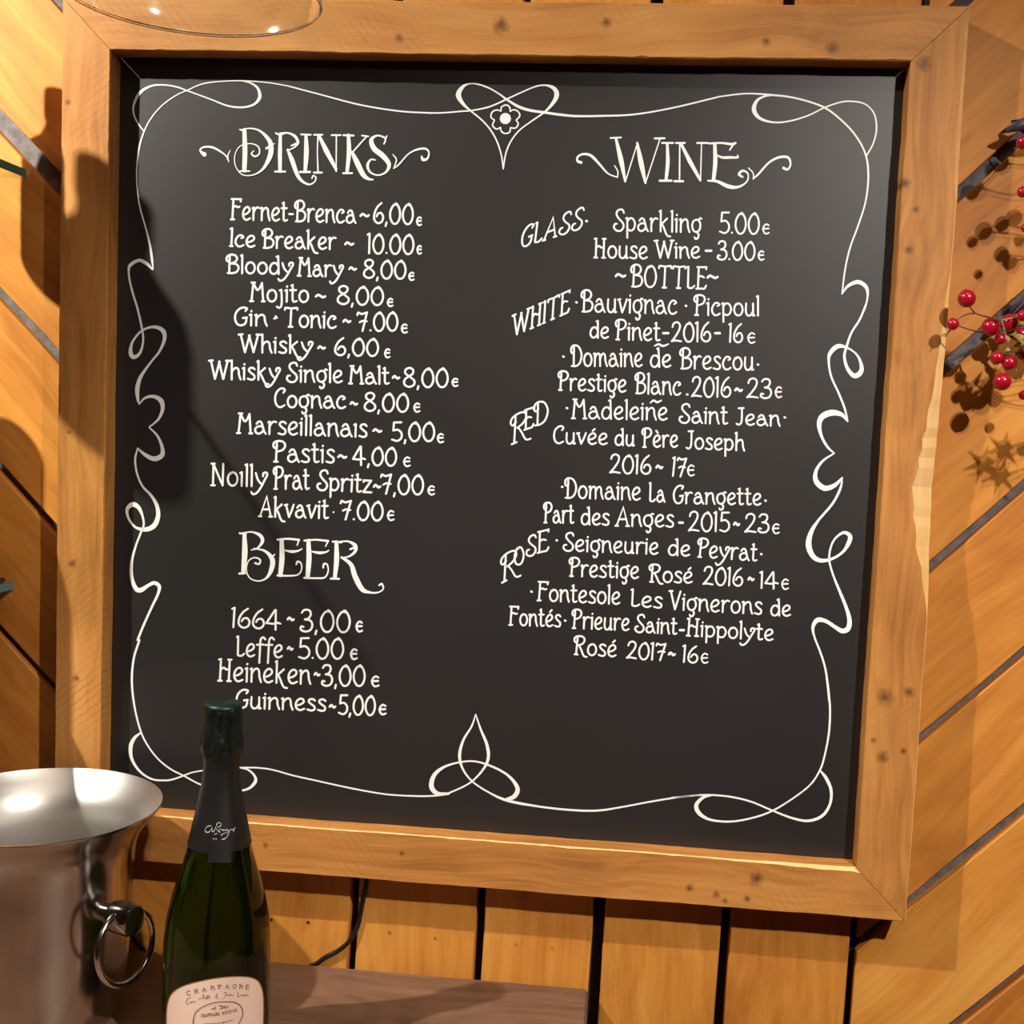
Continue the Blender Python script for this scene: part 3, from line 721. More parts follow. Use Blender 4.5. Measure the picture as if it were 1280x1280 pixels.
HEAD = [
 (240, 140, 4.0, 1.0, [
  '62,212,22 46,200,12 42,186,8 62,175,9 100,176,11 140,196,9 170,220,6 184,250,4', '184,250,4 179,220,6 192,190,3',
  '262,90,20 265,190,24 262,292,22', '/240,88,7 268,98,10', '/240,296,8 288,296,8',
  '245,90,5 290,82,7 340,95,10 385,140,20 396,185,25 385,235,22 350,290,11 300,316,6 250,312,5 218,270,5 215,215,5 240,172,5 290,158,5 330,172,7 338,205,7 318,222,9 298,210,8 308,195,6', '/372,182,12 412,158,5',
  '442,112,15 440,200,20 440,296,17', '420,106,9 440,114,9 465,106,9', '/416,298,10 466,298,10',
  '440,106,7 480,105,9 515,122,14 530,152,14 518,172,9 495,186,7 475,190,6', '/498,168,9 522,158,10',
  '478,188,10 500,240,22 525,310,19 550,345,14 585,362,9 612,350,7 620,328,7 606,318,7 600,332,7',
  '570,116,15 572,200,24 566,298,17', '/546,112,9 594,114,9', '/540,300,11 590,300,11',
  '630,118,8 627,200,6 630,300,8', '/610,114,9 652,114,9', '/610,303,10 650,303,10', '/635,118,14 672,195,25 720,285,15 722,298,6', '/722,120,7 721,298,6', '/698,116,9 744,116,9',
  '782,116,17 785,200,22 775,302,16', '/758,116,10 808,118,10', '/756,306,10 800,306,10', '874,122,7 835,165,8 800,205,8', '/850,118,8 882,122,8', '800,200,14 825,252,26 855,312,24 882,334,14 905,338,7',
  '968,148,6 962,128,9 925,118,9 897,140,20 910,182,26 955,220,26 985,262,20 970,300,11 930,316,8 890,300,10 878,265,14 895,238,9 916,240,7', '/974,120,7 960,160,7',
  '1005,213,5 1022,240,7 1008,283,5', '1008,283,5 1035,262,8 1080,212,7 1125,188,10 1168,184,10 1185,205,8 1176,234,11 1155,238,16 1148,222,8']),
 (620, 150, 3.2, 1.0, [
  '340,170,12 326,164,9 328,146,8 352,136,9 382,144,11 415,178,9 448,214,6 486,229,5', '486,229,5 487,205,5 474,182,4',
  '/458,72,7 500,70,7', '480,75,10 500,160,19 517,246,8', '/517,248,5 565,95,5', '565,92,9 580,170,20 598,252,9', '/598,252,5 655,78,5', '/635,74,8 674,73,8',
  '685,95,10 687,170,15 680,240,12', '/664,92,8 708,92,8', '/655,243,9 702,243,9',
  '/735,95,6 734,242,6', '/720,92,8 755,92,8', '/714,245,9 748,245,9', '/740,95,10 775,165,17 816,238,11', '/822,95,5 818,244,5', '/805,92,8 847,92,8',
  '875,95,13 877,170,17 870,240,14', '852,94,8 900,92,8 945,97,11 958,92,8', '/952,94,8 935,120,6', '885,142,6 905,150,10 935,150,11 966,150,8 966,142,6',
  '848,243,7 885,246,11 930,266,16 968,268,10 1003,247,6 1008,216,6 987,203,9 972,217,10 986,228,8',
  '1010,192,5 1028,212,5 1030,236,5', '1028,235,5 1050,216,8 1090,172,8 1130,150,10 1168,150,10 1178,178,7 1166,198,9 1150,192,11']),
 (240, 650, 4.0, 1.0, [
  '262,72,18 264,160,28 256,262,20', '/238,66,9 270,72,9', '/236,268,10 266,266,10', '248,66,7 300,60,8 342,78,17 352,108,17 328,140,9 296,150,5',
  '310,142,6 365,155,12 402,198,24 396,250,22 372,290,11 332,305,7 290,290,6 272,250,6 282,206,6 312,188,7 340,198,9 336,220,9 315,215,9', '/392,192,12 414,172,6',
  '448,100,20 450,190,26 442,275,22', '428,98,10 480,94,10 535,99,11', '/535,99,9 526,126,6', '465,152,7 500,158,14 530,154,9 550,144,6', '428,277,11 480,279,9 528,274,8 548,248,7 545,216,8 528,208,10 522,222,9',
  '582,104,20 585,190,26 578,285,22', '562,103,10 620,99,9 681,105,11', '/681,105,9 668,131,6', '600,158,7 638,164,14 670,160,9 684,152,6', '562,289,11 620,291,9 664,287,8 681,256,7 676,223,8 660,220,10 656,238,9',
  '722,110,18 723,200,25 714,290,18', '/704,108,10 748,112,10', '/694,293,10 735,294,10', '725,110,8 780,107,9 816,128,19 815,158,15 785,182,9 745,190,6', '/792,146,10 815,136,10',
  '748,186,10 795,222,20 815,280,26 850,345,24 890,362,11 930,362,8 956,345,7 950,320,10 936,326,9']),
]
for ox, oy, k, wk, sts in HEAD:
    P = Paint(); P.crop(ox, oy, k, sts, wk=wk); P.build('heading_lettering', onboard, M['paint'], panel)

J = (130, 60, 4.265); K = (540, 80, 6.4); Lc = (900, 80, 4.0); Mc = (980, 380, 4.743); Q = (120, 800, 4.571); Rr = (120, 330, 4.743); Sx = (120, 580, 4.743); O4 = (840, 860, 4.0); Pp = (510, 880, 2.327); PX = (0, 0, 1.0)
FL = [
 # top left corner and top run
 [(J, ['210,440,6 180,400,8 158,350,9 160,300,11 190,240,16 250,203,11 320,197,8 390,208,8 445,228,7 560,270,7 660,308,9 740,316,10 800,300,12 830,262,18 820,215,13 785,188,9 745,177,6',
       '262,1178,5 255,1120,13 245,1050,11 220,950,8 190,840,7 175,720,7 178,600,8 195,500,8 235,400,7 300,315,6 380,255,6 445,225,6 530,190,7 640,177,6 745,175,6 870,184,6 980,202,6'])],
 # left side
 [(Rr, ['335,32,9 300,-2,20 255,-22,18 205,5,20 194,40,12 200,100,12 220,180,12 245,260,12 270,370,12 280,450,12 262,525,16 225,552,24 205,525,24 215,465,14 260,405,12 310,378,14 360,375,20 400,400,26 405,450,20 375,520,14 335,570,12 290,630,16 260,680,22 245,740,26 248,800,18 257,830,8',
        '257,830,6 290,795,14 340,785,20 385,810,28 395,860,22 370,920,14 315,968,8', '315,968,8 365,1020,14 393,1090,20 390,1135,28 345,1155,28 290,1130,20 247,1092,8']),
  (Sx, ['247,-93,9 233,-35,12 235,10,12 245,60,12 275,130,12 330,190,16 362,250,22 368,310,26 345,365,30 295,388,26 235,375,14 195,325,14 185,270,20 215,240,28 250,255,24 275,305,14 283,360,12 265,410,12 235,490,12 212,580,16 212,670,20 235,735,26 265,748,28 310,720,20 345,705,22 375,725,22 368,770,16 335,840,14 285,950,14 247,1043,14'])],
 # bottom left corner and bottom run
 [(Q, ['248,0,13 215,110,12 205,240,12 220,380,11 255,520,10 300,610,9 360,685,9 430,740,9 500,775,9 560,808,9 605,828,9 700,855,9 800,862,10 870,850,14 910,810,19 905,775,13 870,742,10 825,730,8',
       '258,528,8 220,560,18 198,610,23 205,680,17 250,750,13 320,795,11 400,802,10 450,793,10 500,775,9 550,757,8 615,745,8 720,731,8 825,729,9 920,730,9 1010,742,9 1130,775,9 1280,808,9']),
  (PX, ['400,976.8,2 440,985.5,2 480,992.5,2 510,994.8,2'])],
 # bottom centre knot
 [(Pp, ['0,267,5 50,268,5 100,264,5 140,250,5 182,228,5 215,195,6 233,160,9 230,120,9 212,75,6 197,30,3', '197,30,3 185,65,5 161,105,7 150,150,9 160,190,6 188,226,5 235,257,5 290,281,8 380,298,6 470,308,6 550,310,6 620,300,5 700,285,5 780,272,5 853,264,5',
        '118,261,7 85,260,12 68,238,14 80,202,11 120,177,6 185,166,5 240,180,6 290,207,7 318,243,12 310,268,13 285,278,8'])],
 # bottom right corner
 [(O4, ['780,-10,10 790,100,10 785,220,10 765,330,9 740,410,9 690,485,8 600,555,8 500,615,9 400,650,9 290,668,10 190,658,12 135,625,20 122,585,20 155,548,14 200,535,9',
        '740,412,8 770,450,16 795,510,15 790,580,13 750,640,15 680,664,13 600,650,11 500,612,9 400,570,9 300,545,9 200,535,9 120,537,8 0,549,9'])],
 # right side
 [(Mc, ['487,0,12 450,90,12 400,170,12 372,250,14 358,310,16 375,380,20 415,425,28 450,410,30 460,370,22 435,305,12 380,262,12 320,250,26 275,290,24 265,340,14 280,430,12 325,530,12 360,620,12 377,695,10',
        '377,695,8 340,655,24 280,645,36 225,670,34 208,720,26 225,790,16 260,850,14 298,885,8', '298,885,8 230,930,14 190,990,20 190,1050,30 240,1092,32 300,1075,24 345,1030,10', '345,1030,8 335,1090,14 290,1180,14 205,1280,14']),
  ((980, 640, 4.743), ['205,47,14 165,110,24 145,190,34 170,260,30 220,288,24 290,275,16 350,235,16 385,180,26 390,140,24 355,122,18 310,150,12 280,200,12 268,280,12 290,370,12 330,470,16 370,570,20 388,640,26 380,690,30 345,705,28 300,680,22 250,648,22 200,640,28 172,680,20 180,740,12 215,830,12 245,930,12 262,1050,14 268,1120,12'])],
 # top right corner
 [(Lc, ['0,163,7 80,152,8 160,148,8 260,155,10 350,165,9 450,190,9 530,222,10 600,275,9 660,335,9 705,400,9 730,460,9 740,520,10 740,600,9 725,700,8 690,810,8 650,920,8 625,1030,8 610,1150,7',
        '730,462,8 765,400,7 782,330,8 775,260,8 745,215,7 700,192,8 620,188,8 530,215,7 440,258,7 350,285,8 270,292,9 200,272,15 170,230,22 185,183,14 230,160,9 290,156,7',
        '610,1150,5 640,1110,14 690,1090,20 730,1115,18 738,1160,10 725,1220,8 705,1260,7 690,1290,6'])],
 # top centre heart and flower
 [(PX, ['359.8,107.4,1.6 400,118,1.8 450,131,1.9 500,139,2 540,141.3,2', '739,145.2,2.6 790,143.3,2.2 840,135,2 900,120.7,2']),
  (K, ['0,392,12 100,390,12 240,378,12 320,372,12 440,348,13 520,318,13 600,280,13 720,225,11 830,180,12 910,170,16 975,195,30 998,245,38 970,310,28 900,385,15 800,455,12 700,530,12 630,620,12 590,720,12 570,840,10',
       '570,840,10 555,730,11 520,620,12 470,530,12 400,450,12 310,375,13 250,320,26 212,250,42 240,190,28 290,160,13 360,160,12 450,190,12 530,235,12 600,285,16 690,340,22 780,370,22 900,388,20 1020,405,20 1130,416,18 1280,418,16',
       '553,378,11 556,345,12 595,328,12 622,348,12 626,380,11', '626,380,11 655,366,12 690,382,12 702,415,12 674,450,11', '674,450,11 690,480,12 668,512,12 628,510,11', '628,510,11 620,545,12 585,556,12 555,538,12 548,508,11', '548,508,11 515,520,12 485,492,12 500,450,11', '500,450,11 472,425,12 482,385,12 518,368,12 553,378,11',
       '587,437,92'])],
]
for grp in FL:
    P = Paint()
    for (ox, oy, k), sts in grp: P.crop(ox, oy, k, sts)
    P.build('flourish', onboard, M['paint'], panel)

# ================================================================== TABLE
TZ = -0.634
tb = empty('side_table', (-0.42, -0.28, FLOOR_Z))
tag(tb, 'brown wooden table against the plank wall, below the menu board', 'table')
TX0, TX1, TY0, TY1 = -1.02, 0.1505, -0.62, 0.0310
mb = MB(); mb.box((TX0, TY0, TZ - 0.032), (TX1, TY1, TZ), 0.0025); mb.build('table_top', M['table'], tb, origin=(-.4, -.28, TZ))
for lx in (TX0 + .05, TX1 - .05):
    for ly in (TY0 + .05, TY1 - .05):
        mb = MB(); mb.box((lx - .025, ly - .025, FLOOR_Z), (lx + .025, ly + .025, TZ - .032), .002); mb.build('leg', M['table'], tb, origin=(lx, ly, FLOOR_Z))
for ya in (TY0 + .04, TY1 - .06):
    mb = MB(); mb.box((TX0 + .075, ya, TZ - .11), (TX1 - .075, ya + .02, TZ - .032)); mb.build('apron', M['table'], tb)

# ================================================================== STEEL BUCKET
t = NT('brushed_steel'); tc = t.n('ShaderNodeTexCoord')
nf = t.noise(t.vmath('MULTIPLY', tc.outputs['Object'], (60, 60, 3)), 1.0, 2)
t.l(t.ramp(nf, [(0.2, srgb(168, 161, 154)), (0.8, srgb(186, 180, 173))]), t.b.inputs['Base Color'])
t.b.inputs['Metallic'].default_value = 1
t.l(t.math('MULTIPLY_ADD', nf, 0.06, 0.15), t.b.inputs['Roughness'])
M['steel'] = t.m
M['satin'] = plain('satin_steel', srgb(214, 210, 206), 0.42, metal=1.0, noise=0.02, nscale=200)
M['chrome'] = plain('polished_steel', srgb(190, 184, 178), 0.16, metal=1.0)
BX, BY = -0.448, -0.155
bucket = empty('wine_bucket', (BX, BY, TZ))
tag(bucket, 'steel champagne bucket with flared rim and ring handle, left of the bottle', 'bucket')
outer = [(0.0, 0.003), (0.060, 0.003), (0.074, 0.004), (0.0825, 0.010), (0.0875, 0.020), (0.0915, 0.040), (0.0945, 0.070), (0.0965, 0.100), (0.0980, 0.140), (0.0990, 0.175), (0.1000, 0.196), (0.1020, 0.210), (0.1060, 0.221), (0.1125, 0.2315), (0.1205, 0.2415), (0.1280, 0.2515), (0.1292, 0.2535)]
outer = [(r, z * 0.245 / 0.255) for r, z in outer]
mb = MB(); mb.lathe(outer + [(0.1292, 0.2448), (0.1283, 0.2452)], (BX, BY, TZ), n=96)
mb.lathe([(0.066, 0), (0.070, 0.0005), (0.072, 0.0045), (0.060, 0.0045), (0.060, 0.0005), (0.066, 0)], (BX, BY, TZ), n=64)
mb.build('body', M['steel'], bucket, smooth=50, origin=(BX, BY, TZ))
inner = [(r - 0.0012, z + 0.0010) for r, z in outer[1:]]
mb = MB(); mb.lathe([(0, 0.0042)] + inner[:-1] + [(0.1283, 0.2452)], (BX, BY, TZ), n=96)
tag(mb.build('lining', M['satin'], bucket, smooth=50, origin=(BX, BY, TZ)), 'satin inner surface of the bucket')
for s_, phi in ((0, math.radians(-22)), (1, math.radians(158))):
    dr = Vector((math.cos(phi), math.sin(phi), 0)); tn = Vector((-math.sin(phi), math.cos(phi), 0))
    zc = -0.487
    kc = Vector((BX, BY, zc)) + dr * 0.0975
    mb = MB(); mb.lathe([(0, -0.004), (0.010, -0.004), (0.010, 0.012), (0.0150, 0.0145), (0.0165, 0.018), (0.0165, 0.041), (0.0155, 0.044), (0.0120, 0.0455), (0, 0.0455)], kc, n=12, axis=dr)
    kb = mb.build('knob', M['chrome'], bucket, smooth=40, origin=kc)
    hc = Vector((BX, BY, zc - 0.029)) + dr * (0.0975 + 0.032)
    a0 = [i * 2 * PI / 56 for i in range(57)]
    pts = [hc + tn * (0.0385 * math.sin(a)) + (Vector((0, 0, 1)) * 0.0385 - dr * 0.004) * math.cos(a) for a in a0 if not (abs(((a + PI) % (2 * PI)) - PI) < 0.30)]
    # start and end inside the knob
    pts = sorted(pts, key=lambda p: 0) 
    mb = MB(); mb.tube(pts, 0.0034, 10); mb.build('ring_handle', M['chrome'], bucket, smooth=60, origin=hc)

# ================================================================== CHAMPAGNE BOTTLE
CX, CY = -0.2346, -0.19
bot = empty('champagne_bottle', (CX, CY, TZ))
tag(bot, 'dark green champagne bottle with black foil neck and pink label', 'bottle')
prof = [(-.2557, .0160), (-.2575, .0188), (-.2625, .0196), (-.2741, .0199), (-.2880, .0203), (-.2951, .0212), (-.3000, .0212), (-.3060, .0196), (-.3118, .0181), (-.3178, .0177), (-.3250, .0180), (-.3413, .0196), (-.3560, .0222), (-.3701, .0251), (-.3922, .0298), (-.4115, .0340), (-.4297, .0392), (-.4542, .0466), (-.4796, .0526), (-.5000, .0547), (-.5184, .0554), (-.5574, .0556), (-.6100, .0553), (-.6250, .0535), (-.6320, .048), (-.6340, .042)]
def rprof(z, add=0.0):
    for (z0, r0), (z1, r1) in zip(prof[:-1], prof[1:]):
        if z1 <= z <= z0: return r0 + (r1 - r0) * (z0 - z) / (z0 - z1) + add
    return (prof[0][1] if z > prof[0][0] else prof[-1][1]) + add
def smoothprof(zs, add=0.0): return [(rprof(z, add), z) for z in zs]
def onlathe(px, py, add):
    d = ray(px, py).normalized(); s = (CY - 0.07 - CAM.y) / d.y; last = None
    hi = s + 0.14 / d.y; k = 0
    while s < hi:
        p = CAM + d * s
        if math.hypot(p.x - CX, p.y - CY) < rprof(p.z, add):
            lo = s - 0.0015
            for _ in range(14):
                m = (lo + s) / 2; p = CAM + d * m
                if math.hypot(p.x - CX, p.y - CY) < rprof(p.z, add): s = m
                else: lo = m
            return CAM + d * s
        s += 0.0015
    p = CAM + d * ((CY - CAM.y) / d.y); dd = Vector((p.x - CX, p.y - CY)).normalized(); r = rprof(p.z, add)
    return Vector((CX + dd.x * r, CY + dd.y * r, p.z))
t = NT('green_bottle_glass')
t.b.inputs['Base Color'].default_value = (0.035, 0.075, 0.006, 1); t.b.inputs['Roughness'].default_value = 0.03
t.b.inputs['Transmission Weight'].default_value = 0.96; t.b.inputs['IOR'].default_value = 1.42
M['bottle'] = t.m
M['foil'] = plain('black_foil', srgb(25, 24, 25), 0.40, metal=0.0, spec=0.5, noise=0.2, nscale=60, bump=0.1)
t = NT('crinkled_foil'); tc = t.n('ShaderNodeTexCoord')
nf = t.noise(t.vmath('MULTIPLY', tc.outputs['Object'], (150, 150, 45)), 1.0, 3, 0.6)
t.l(t.ramp(nf, [(0.3, srgb(20, 24, 24)), (0.75, srgb(44, 52, 50))]), t.b.inputs['Base Color'])
t.b.inputs['Roughness'].default_value = 0.3; t.b.inputs['Metallic'].default_value = 0.5
bp = t.n('ShaderNodeBump'); bp.inputs['Strength'].default_value = 0.9; bp.inputs['Distance'].default_value = 0.003
t.l(nf, bp.inputs['Height']); t.l(bp.outputs[0], t.b.inputs['Normal'])
M['crinkle'] = t.m
M['greenfoil'] = plain('green_foil', srgb(18, 40, 34), 0.4, metal=0.4, noise=0.6, nscale=120, bump=0.5)
body = [(0, -.3300), (.012, -.3300)] + smoothprof([-.332, -.3413, -.356, -.3701, -.381, -.3922, -.402, -.4115, -.42, -.4297, -.442, -.4542, -.467, -.4796, -.490, -.500, -.510, -.5184, -.535, -.5574, -.59, -.61, -.619, -.625, -.629, -.632, -.6338], -0.0006) + [(.030, -.630), (0, -.612)]
mb = MB(); mb.lathe([(r, z) for r, z in body], (CX, CY, 0), n=96); mb.build('glass_body', M['bottle'], bot, smooth=50, origin=(CX, CY, TZ))
sl_ = smoothprof([-.309, -.3118, -.3178, -.325, -.3413, -.356, -.3701, -.381, -.390, -.398, -.4030], 0.0004)
mb = MB(); mb.lathe(sl_ + [(sl_[-1][0] - .0008, -.4032)], (CX, CY, 0), n=72)
tag(mb.build('neck_foil', M['foil'], bot, smooth=50, origin=(CX, CY, TZ)), 'matt black foil sleeve on the neck')
# crinkled cap over the wire cage: slightly lobed
cap = [(0, -.2556), (.012, -.2553), (.0165, -.2562), (.0190, -.2592), (.0197, -.264), (.0198, -.274), (.0201, -.284), (.0206, -.290), (.0216, -.2955), (.0218, -.2995), (.0208, -.304), (.0196, -.307), (.0186, -.3105), (.0188, -.3125), (.0181, -.3130)]
mb = MB(); mb.lathe(cap, (CX, CY, 0), n=80)
rr = random.Random(3); ph = [rr.uniform(0, 6.28) for _ in range(5)]
for i, v in enumerate(mb.v):
    dx, dy = v.x - CX, v.y - CY; r = math.hypot(dx, dy)
    if r > .014:
        a = math.atan2(dy, dx)
        f_ = 1 + 0.018 * math.sin(9 * a + ph[0]) + 0.016 * math.sin(14 * a + ph[1] + v.z * 90) + 0.02 * math.sin(5 * a + ph[2] - v.z * 60)
        v.x = CX + dx * f_; v.y = CY + dy * f_
tag(mb.build('foil_cap', M['crinkle'], bot, smooth=60, origin=(CX, CY, TZ)), 'crinkled black foil over the cork')
mb = MB(); mb.lathe([(0, -.2549), (.0165, -.2551), (.0188, -.2566), (.0199, -.2590), (.0196, -.2605), (.0180, -.2600)], (CX, CY, 0), n=48)
tag(mb.build('cap_disc', M['greenfoil'], bot, smooth=50, origin=(CX, CY, TZ)), 'green foil disc on top')
# neck tab
P = Paint(); P.V = []; P.F = []
nx_, ny_ = 8, 4
for j in range(ny_ + 1):
    for i in range(nx_ + 1): P.V.append((259.5 + (289 - 259.5) * i / nx_, 1056 + (1078.5 - 1056) * j / ny_))
for j in range(ny_):
    for i in range(nx_): a = j * (nx_ + 1) + i; P.F.append((a, a + 1, a + nx_ + 2, a + nx_ + 1))
P.build('neck_tab', lambda x, y: onlathe(x, y, .0009), M['foil'], bot)
# signature
M['silver'] = plain('silver_print', srgb(206, 202, 196), 0.35, metal=0.3)
P = Paint(); P.crop(250, 1020, 25.6, ['360,315,26 280,320,30 190,380,16 160,460,20 200,515,34 290,510,30 350,450,14 390,370,16 380,470,20 430,500,34 480,420,18 520,330,16 560,230,30 640,215,22 680,270,18 640,330,30 570,360,20',
      '530,400,20 560,470,18 640,520,24 600,440,16 700,430,22 740,470,24 760,430,22 820,470,24 860,420,30 900,470,18 1000,430,26 1080,440,30 1130,360,14', '940,480,20 910,580,22 850,680,24 760,740,40 700,740,20', '680,610,34 760,560,20 850,530,18 930,490,16', '1080,400,24 1080,500,24', '/430,720,30 440,750,30', '/510,720,28 520,750,28', '/470,580,26 550,560,24'])
P.build('neck_script', lambda x, y: onlathe(x, y, .0007), M['silver'], bot, 'silver handwritten print on the neck foil')
# label
t = NT('label_paper'); t.b.inputs['Base Color'].default_value = srgb(236, 206, 188); t.b.inputs['Roughness'].default_value = 0.6; M['labelp'] = t.m
M['gold'] = plain('gold_edge', srgb(190, 146, 74), 0.35, metal=0.7)
M['ink'] = plain('brown_ink', srgb(120, 84, 70), 0.7)
edge = [(208.5, 1280), (209, 1262), (211.5, 1250), (216, 1242), (224, 1236), (236, 1231), (252, 1227), (270, 1223.6), (288, 1221.8), (302, 1221.4), (314, 1222.8), (322, 1227), (326.5, 1235), (328.6, 1246), (329, 1262), (328.6, 1280)]
def labelpatch(name, mat, grow, add):
    pts = catmull([(x, y, 0) for x, y in edge], 5)
    cols = []
    for x, y, _ in pts:
        cx0, cy0 = 269, 1290
        dx, dy = x - cx0, y - cy0; L = math.hypot(dx, dy); x2, y2 = x + dx / L * grow, y + dy / L * grow
        p = onlathe(x2, y2, add); cols.append((math.atan2(p.y - CY, p.x - CX), p.z))
    a_lo, a_hi = cols[0][0], cols[-1][0]
    if a_lo > 0: a_lo -= 2 * PI
    cols = [((a - 2 * PI if a > 0.9 else a), z) for a, z in cols]
    vs = []; fs = []; R = 8; zb = -0.622
    n = len(cols)
    for a, z in cols:
        for r_ in range(R + 1):
            zz = z + (zb - z) * r_ / R; rad = rprof(zz, add)
            vs.append(Vector((CX + rad * math.cos(a), CY + rad * math.sin(a), zz)))
    for i in range(n - 1):
        for r_ in range(R): b = i * (R + 1) + r_; fs.append((b, b + 1, b + R + 2, b + R + 1))
    o_ = Vector((CX, CY, TZ))
    me = mesh(name, [v - o_ for v in vs], fs, smooth=True)
    return link(name, me, mat, bot, loc=o_)
tag(labelpatch('label_border', M['gold'], 1.6, .0003), 'thin gold edge of the label')
lab = labelpatch('label', M['labelp'], 0.0, .0007)
tag(lab, 'pale pink paper label printed in brown')
P = Paint(); LC = (205, 1220, 9.85)
def larc(txt, pts, h, w, sp):
    """letters spaced along a curve given in crop units"""
    c = catmull([(x, y, 0) for x, y in pts], 12); n = len(txt)
    for i, ch in enumerate(txt):
        if ch == ' ': continue
        f_ = i / (n - 1) * (len(c) - 1); j = min(int(f_), len(c) - 2); u = f_ - j
        x = c[j][0] + (c[j + 1][0] - c[j][0]) * u; y = c[j][1] + (c[j + 1][1] - c[j][1]) * u
        dx, dy = c[j + 1][0] - c[j][0], c[j + 1][1] - c[j][1]; L = math.hypot(dx, dy); dx /= L; dy /= L
        hw = sp / 2
        textrun(P, ch, LC[0] + (x - dx * hw) / LC[2], LC[1] + (y - dy * hw) / LC[2], LC[0] + (x + dx * hw) / LC[2], LC[1] + (y + dy * hw) / LC[2], h / LC[2], w)
larc('CHAMPAGNE', [(305, 232), (400, 207), (500, 187), (600, 168), (690, 157), (780, 152), (870, 150), (950, 152), (1025, 160)], 50, 0.72, 46)
P.build('label_lettering', lambda x, y: onlathe(x, y, .0010), M['ink'], lab)
P = Paint()
P.crop(*LC, ['330,262,6 285,285,6 275,330,6 300,350,6', '310,330,5 325,318,6 335,332,6 350,312,6 362,325,6 375,308,6 390,318,5', '425,290,5 470,262,6 490,230,6 485,290,6', '500,270,5 515,255,6 520,278,6 545,230,6 540,275,6 560,250,6 575,268,5', '625,262,6 645,245,7 655,215,7 650,270,6 670,262,5',
      '735,205,6 770,200,6 750,250,6 715,288,5', '765,240,5 780,228,6 790,245,6 805,228,6 815,245,6 830,225,6 845,243,6 860,232,5', '905,205,6 920,215,6 905,250,6 930,250,6 945,235,6', '950,240,5 965,228,6 975,248,6 990,232,6 1000,248,6 1015,228,6 1040,246,8'])
P.crop(*LC, ['362,640,11 362,540,11 390,450,11 450,395,11 540,350,11 640,325,11 740,318,11 840,320,11 910,340,11 955,385,11 972,440,11 965,500,11 930,575,11 880,640,11',
      '/580,410,8 600,395,10 620,408,10', '/630,375,10 630,408,10', '680,372,9 712,368,14 718,395,14 690,410,9', '/740,372,12 740,396,12', '/760,370,10 760,394,10', '/780,368,10 790,390,10'])
textrun(P, 'CHAMPAGNE', 205 + 455 / 9.85, 1220 + 503 / 9.85, 205 + 690 / 9.85, 1220 + 482 / 9.85, 3.6, 0.5)
textrun(P, 'REIMS', 205 + 720 / 9.85, 1220 + 478 / 9.85, 205 + 905 / 9.85, 1220 + 432 / 9.85, 3.4, 0.5)
P.crop(*LC, ['500,588,7 640,584,7 740,570,8 850,542,6', '/738,560,7 735,600,9'])
P.build('label_lettering', lambda x, y: onlathe(x, y, .0010), M['ink'], lab)

# ================================================================== CABLE
cp = [at(459, 1090, .0365), at(457, 1110, .0365), at(452, 1135, .0365), at(447, 1158, .0365), at(437, 1176, .035), at(423, 1189, .030), at(408, 1197, .022)]
cp[-2] = at(423, 1188, .0360); cp[-1] = at(409, 1195, .0357); e = cp[-1]; cp += [Vector((e.x - .012, .0356, TZ + .0005)), Vector((e.x - .026, .0356, TZ - .012)), Vector((e.x - .034, .0356, TZ - .05)), Vector((e.x - .036, .0356, TZ - .20)), Vector((e.x - .03, .0356, FLOOR_Z + .01))]
cp3 = catmull([tuple(p) for p in cp], 6)
mb = MB(); mb.tube(cp3, 0.0028, 8)
tag(mb.build('power_cable', M['black'], None, smooth=60, origin=cp[2]), 'thin black cable hanging from behind the board down behind the table edge', 'cable')

# ================================================================== GLASS SHELVES AT THE LEFT
M['sheet'] = clear_glass('shelf_glass', (0.93, 0.97, 0.95, 1))
t = NT('shelf_edge'); t.b.inputs['Base Color'].default_value = srgb(84, 142, 138); t.b.inputs['Roughness'].default_value = 0.12
M['edge'] = t.m
M['bracket'] = plain('bracket_steel', srgb(120, 116, 112), 0.35, metal=1.0)
def shelf(xr, zt, label):
    s0 = empty('glass_shelf', (-0.95, -0.12, zt)); tag(s0, label, 'shelf', 'glass shelves left of the board')
    th = 0.0100; x0 = -1.30; y0 = -0.34; y1 = 0.035
    mb = MB(); mb.box((x0, y0, zt - th), (xr, y1, zt))
    o = mb.build('glass_sheet', [M['sheet'], M['edge']], s0)
    for p in o.data.polygons:
        if abs(p.normal.x) > 0.5: p.material_index = 1
    for bx_ in (-0.78, -1.2):
        mb = MB(); mb.box((bx_ - .006, -0.20, zt - th - .012), (bx_ + .006, 0.0395, zt - th), .001); mb.box((bx_ - .012, 0.0345, zt - .07), (bx_ + .012, 0.0395, zt + .01), .001)
        mb.build('bracket', M['bracket'], s0)
    return s0
SA = at(33, 212, .035); SB = at(18, 726, .035)
shelf(SA.x, SA.z, 'upper glass shelf with green edge left of the board')
shelf(SB.x, SB.z, 'lower glass shelf with green edge left of the board')
